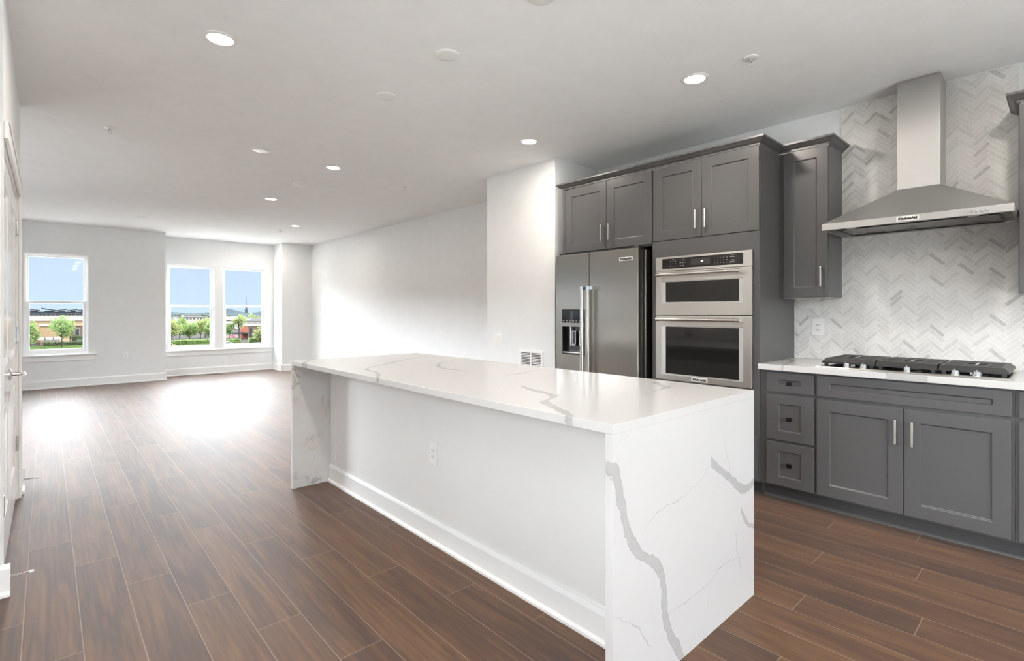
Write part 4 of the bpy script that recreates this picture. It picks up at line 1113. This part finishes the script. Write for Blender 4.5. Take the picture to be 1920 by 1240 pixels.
for (x,y,h,wd,lab) in ((112,690,8.6,24,'dark clump of trees at the left behind the pale apartment block'),(134,700,8.0,22,'dark clump of trees behind the middle of the pale apartment block'),(158,690,7.8,26,'dark clump of trees at the right behind the pale apartment block')):
    tree(x,y,h,wd,lab,'leaff',group='distant tree clumps',n=500,size=1.3,trunk=0.05)
# nearer trees
tree(3.1,195.5,9.1,6.8,'vase shaped green tree on the lawn in the middle of the single window','leafa',n=1500,size=0.24,trunk=0.30)
tree(-3.7,205.5,7.8,4.6,'bright green tree at the left edge of the single window','leafa',n=1200,size=0.26,trunk=0.06)
for x,y,h,wd,lf,lab in ((32.2,211.5,7.9,6.4,'leafb','first yellow-green car park tree from the left in the left bay window'),(36.9,226,8.3,6.4,'leafa','second car park tree from the left in the left bay window'),(36.2,204.5,7.3,5.2,'leafa','bright green tree in front of the car park in the left bay window'),
        (43.0,222.5,8.1,5.6,'leafb','yellow-green tree right of centre in the left bay window'),(45.9,229,7.9,6.4,'leafb','tall yellow-green tree at the right of the left bay window'),(42.6,203,6.8,5.0,'leafa','small tree at the right edge of the left bay window')):
    tree(x,y,h,wd,lab,lf,n=1500,trunk=0.2,size=0.27)
tree(49.6,196,9.4,5.4,'thin tall tree in the middle of the right bay window','leafb',n=800, size=0.26,trunk=0.45)
tree(46.9,197.5,6.4,5.0,'spreading tree at the left of the right bay window','leafa',n=800, size=0.26,trunk=0.4)
tree(50.7,176,6.0,4.4,'green tree at the right edge of the right bay window','leafb',n=900, size=0.26,trunk=0.2)
tree(97.0,353,9.7,8.0,'far tree above the white roof in the right bay window','leafb',n=420,size=0.6,trunk=0.1)
def hedge(x0, x1, y, h, label, name='hedge', dep=1.6, leaf='leafd'):
    rr = random.Random(int(x0*3+y))
    m = MB()
    n = int((x1-x0)*70)
    m.box(x0+0.1,x1-0.1,y+0.1,y+dep-0.1,ZG+0.05,ZG+h-0.15)
    for _ in range(n):
        f = rr.random(); x = rr.uniform(x0,x1)
        p = Vector((x,y,ZG+rr.uniform(0.05,h))) if f < 0.55 else Vector((x,rr.uniform(y,y+dep),ZG+h))
        p += Vector((rr.gauss(0,.08),rr.gauss(0,.08),rr.gauss(0,.08)))
        a = Vector((rr.gauss(0,1),rr.gauss(0,1),rr.gauss(0,1))).normalized(); b_ = a.orthogonal().normalized(); s_ = 0.16+0.12*rr.random()
        m.add([p-a*s_,p+b_*s_*0.6,p+a*s_,p-b_*s_*0.6],[(0,1,2,3)])
    return tag(leafs(name, m, M[leaf]), label, 'hedge')
hedge(-0.8,12,206.5,1.0,'low dark hedge in front of the tan building')
hedge(5.8,10.5,210.0,2.6,'taller dark shrubs in front of the red brick building','shrub')
hedge(27,42.2,188,1.25,'clipped hedge along the street in the left bay window',leaf='leafa')
hedge(43.2,47.0,183,1.3,'clipped hedge at the left of the right bay window',leaf='leafa')
hedge(48.0,53,178,1.7,'clipped hedge at the right of the right bay window',leaf='leafa')
# cars and the umbrellas
def car(x, y, label, mat, ang=0.0):
    root = thing('car', label, 'car', (x,y,ZG), 'parked cars')
    m = MB().prism([(-2.1,0.35),(2.1,0.35),(2.15,0.75),(1.25,0.90),(0.65,1.38),(-1.15,1.42),(-1.85,0.95),(-2.15,0.85)],'y',-0.85,0.85)
    g_ = MB().prism([(1.1,0.92),(0.60,1.33),(-1.1,1.36),(-1.65,0.96)],'y',-0.87,0.87)
    c, s_ = math.cos(ang), math.sin(ang)
    for mb_ in (m, g_): mb_.v = [(x+a*c-b_*s_, y+a*s_+b_*c, ZG+z) for a,b_,z in mb_.v]
    part('body', m, M[mat], root, 0.08); part('windows', g_, M['paleglass'], root)
    for a in (-1.3,1.3):
        for b_ in (-0.86,0.86):
            q = MB().tube([(x+a*c-(b_-0.1)*s_,y+a*s_+(b_-0.1)*c,ZG+0.33),(x+a*c-(b_+0.1)*s_,y+a*s_+(b_+0.1)*c,ZG+0.33)],0.33,14)
            part('wheel', q, M['tyre'], root)
    return root
car(44.3,272,'white car parked under the trees, left of the parked row','cwhite',0.15); car(48.6,269,'white car parked under the trees, right of the parked row','cwhite',0.1)
car(40.0,262,'grey car parked at the far left of the car park row','cgrey',0.1)
car(52.3,246,'white car parked at the right edge of the left bay window','cwhite',0.4)
car(25.4,173.5,'yellow car on the street at the bottom left of the left bay window','cyellow',0.1)
car(39.4,168.5,'white car on the street at the bottom left of the right bay window','cwhite',0.1)
um = thing('patio_umbrella','red patio umbrella in front of the brick shop','umbrella',(48.3,196.8,ZG))
part('pole', MB().tube([(48.3,196.8,ZG),(48.3,196.8,ZG+2.2)],0.04,8), M['cream'], um)
part('canopy', MB().lathe([(1.45,1.5),(1.42,1.55),(0.0,2.25)],(48.3,196.8,ZG),n=8), M['redcloth'], um)
um2 = thing('patio_umbrella','orange patio umbrella left of the red one','umbrella',(47.6,202.5,ZG))
part('pole', MB().tube([(47.6,202.5,ZG),(47.6,202.5,ZG+1.9)],0.04,8), M['cream'], um2)
part('canopy', MB().lathe([(1.6,1.1),(1.57,1.15),(0.0,1.9)],(47.6,202.5,ZG),n=8), M['orangecloth'], um2)
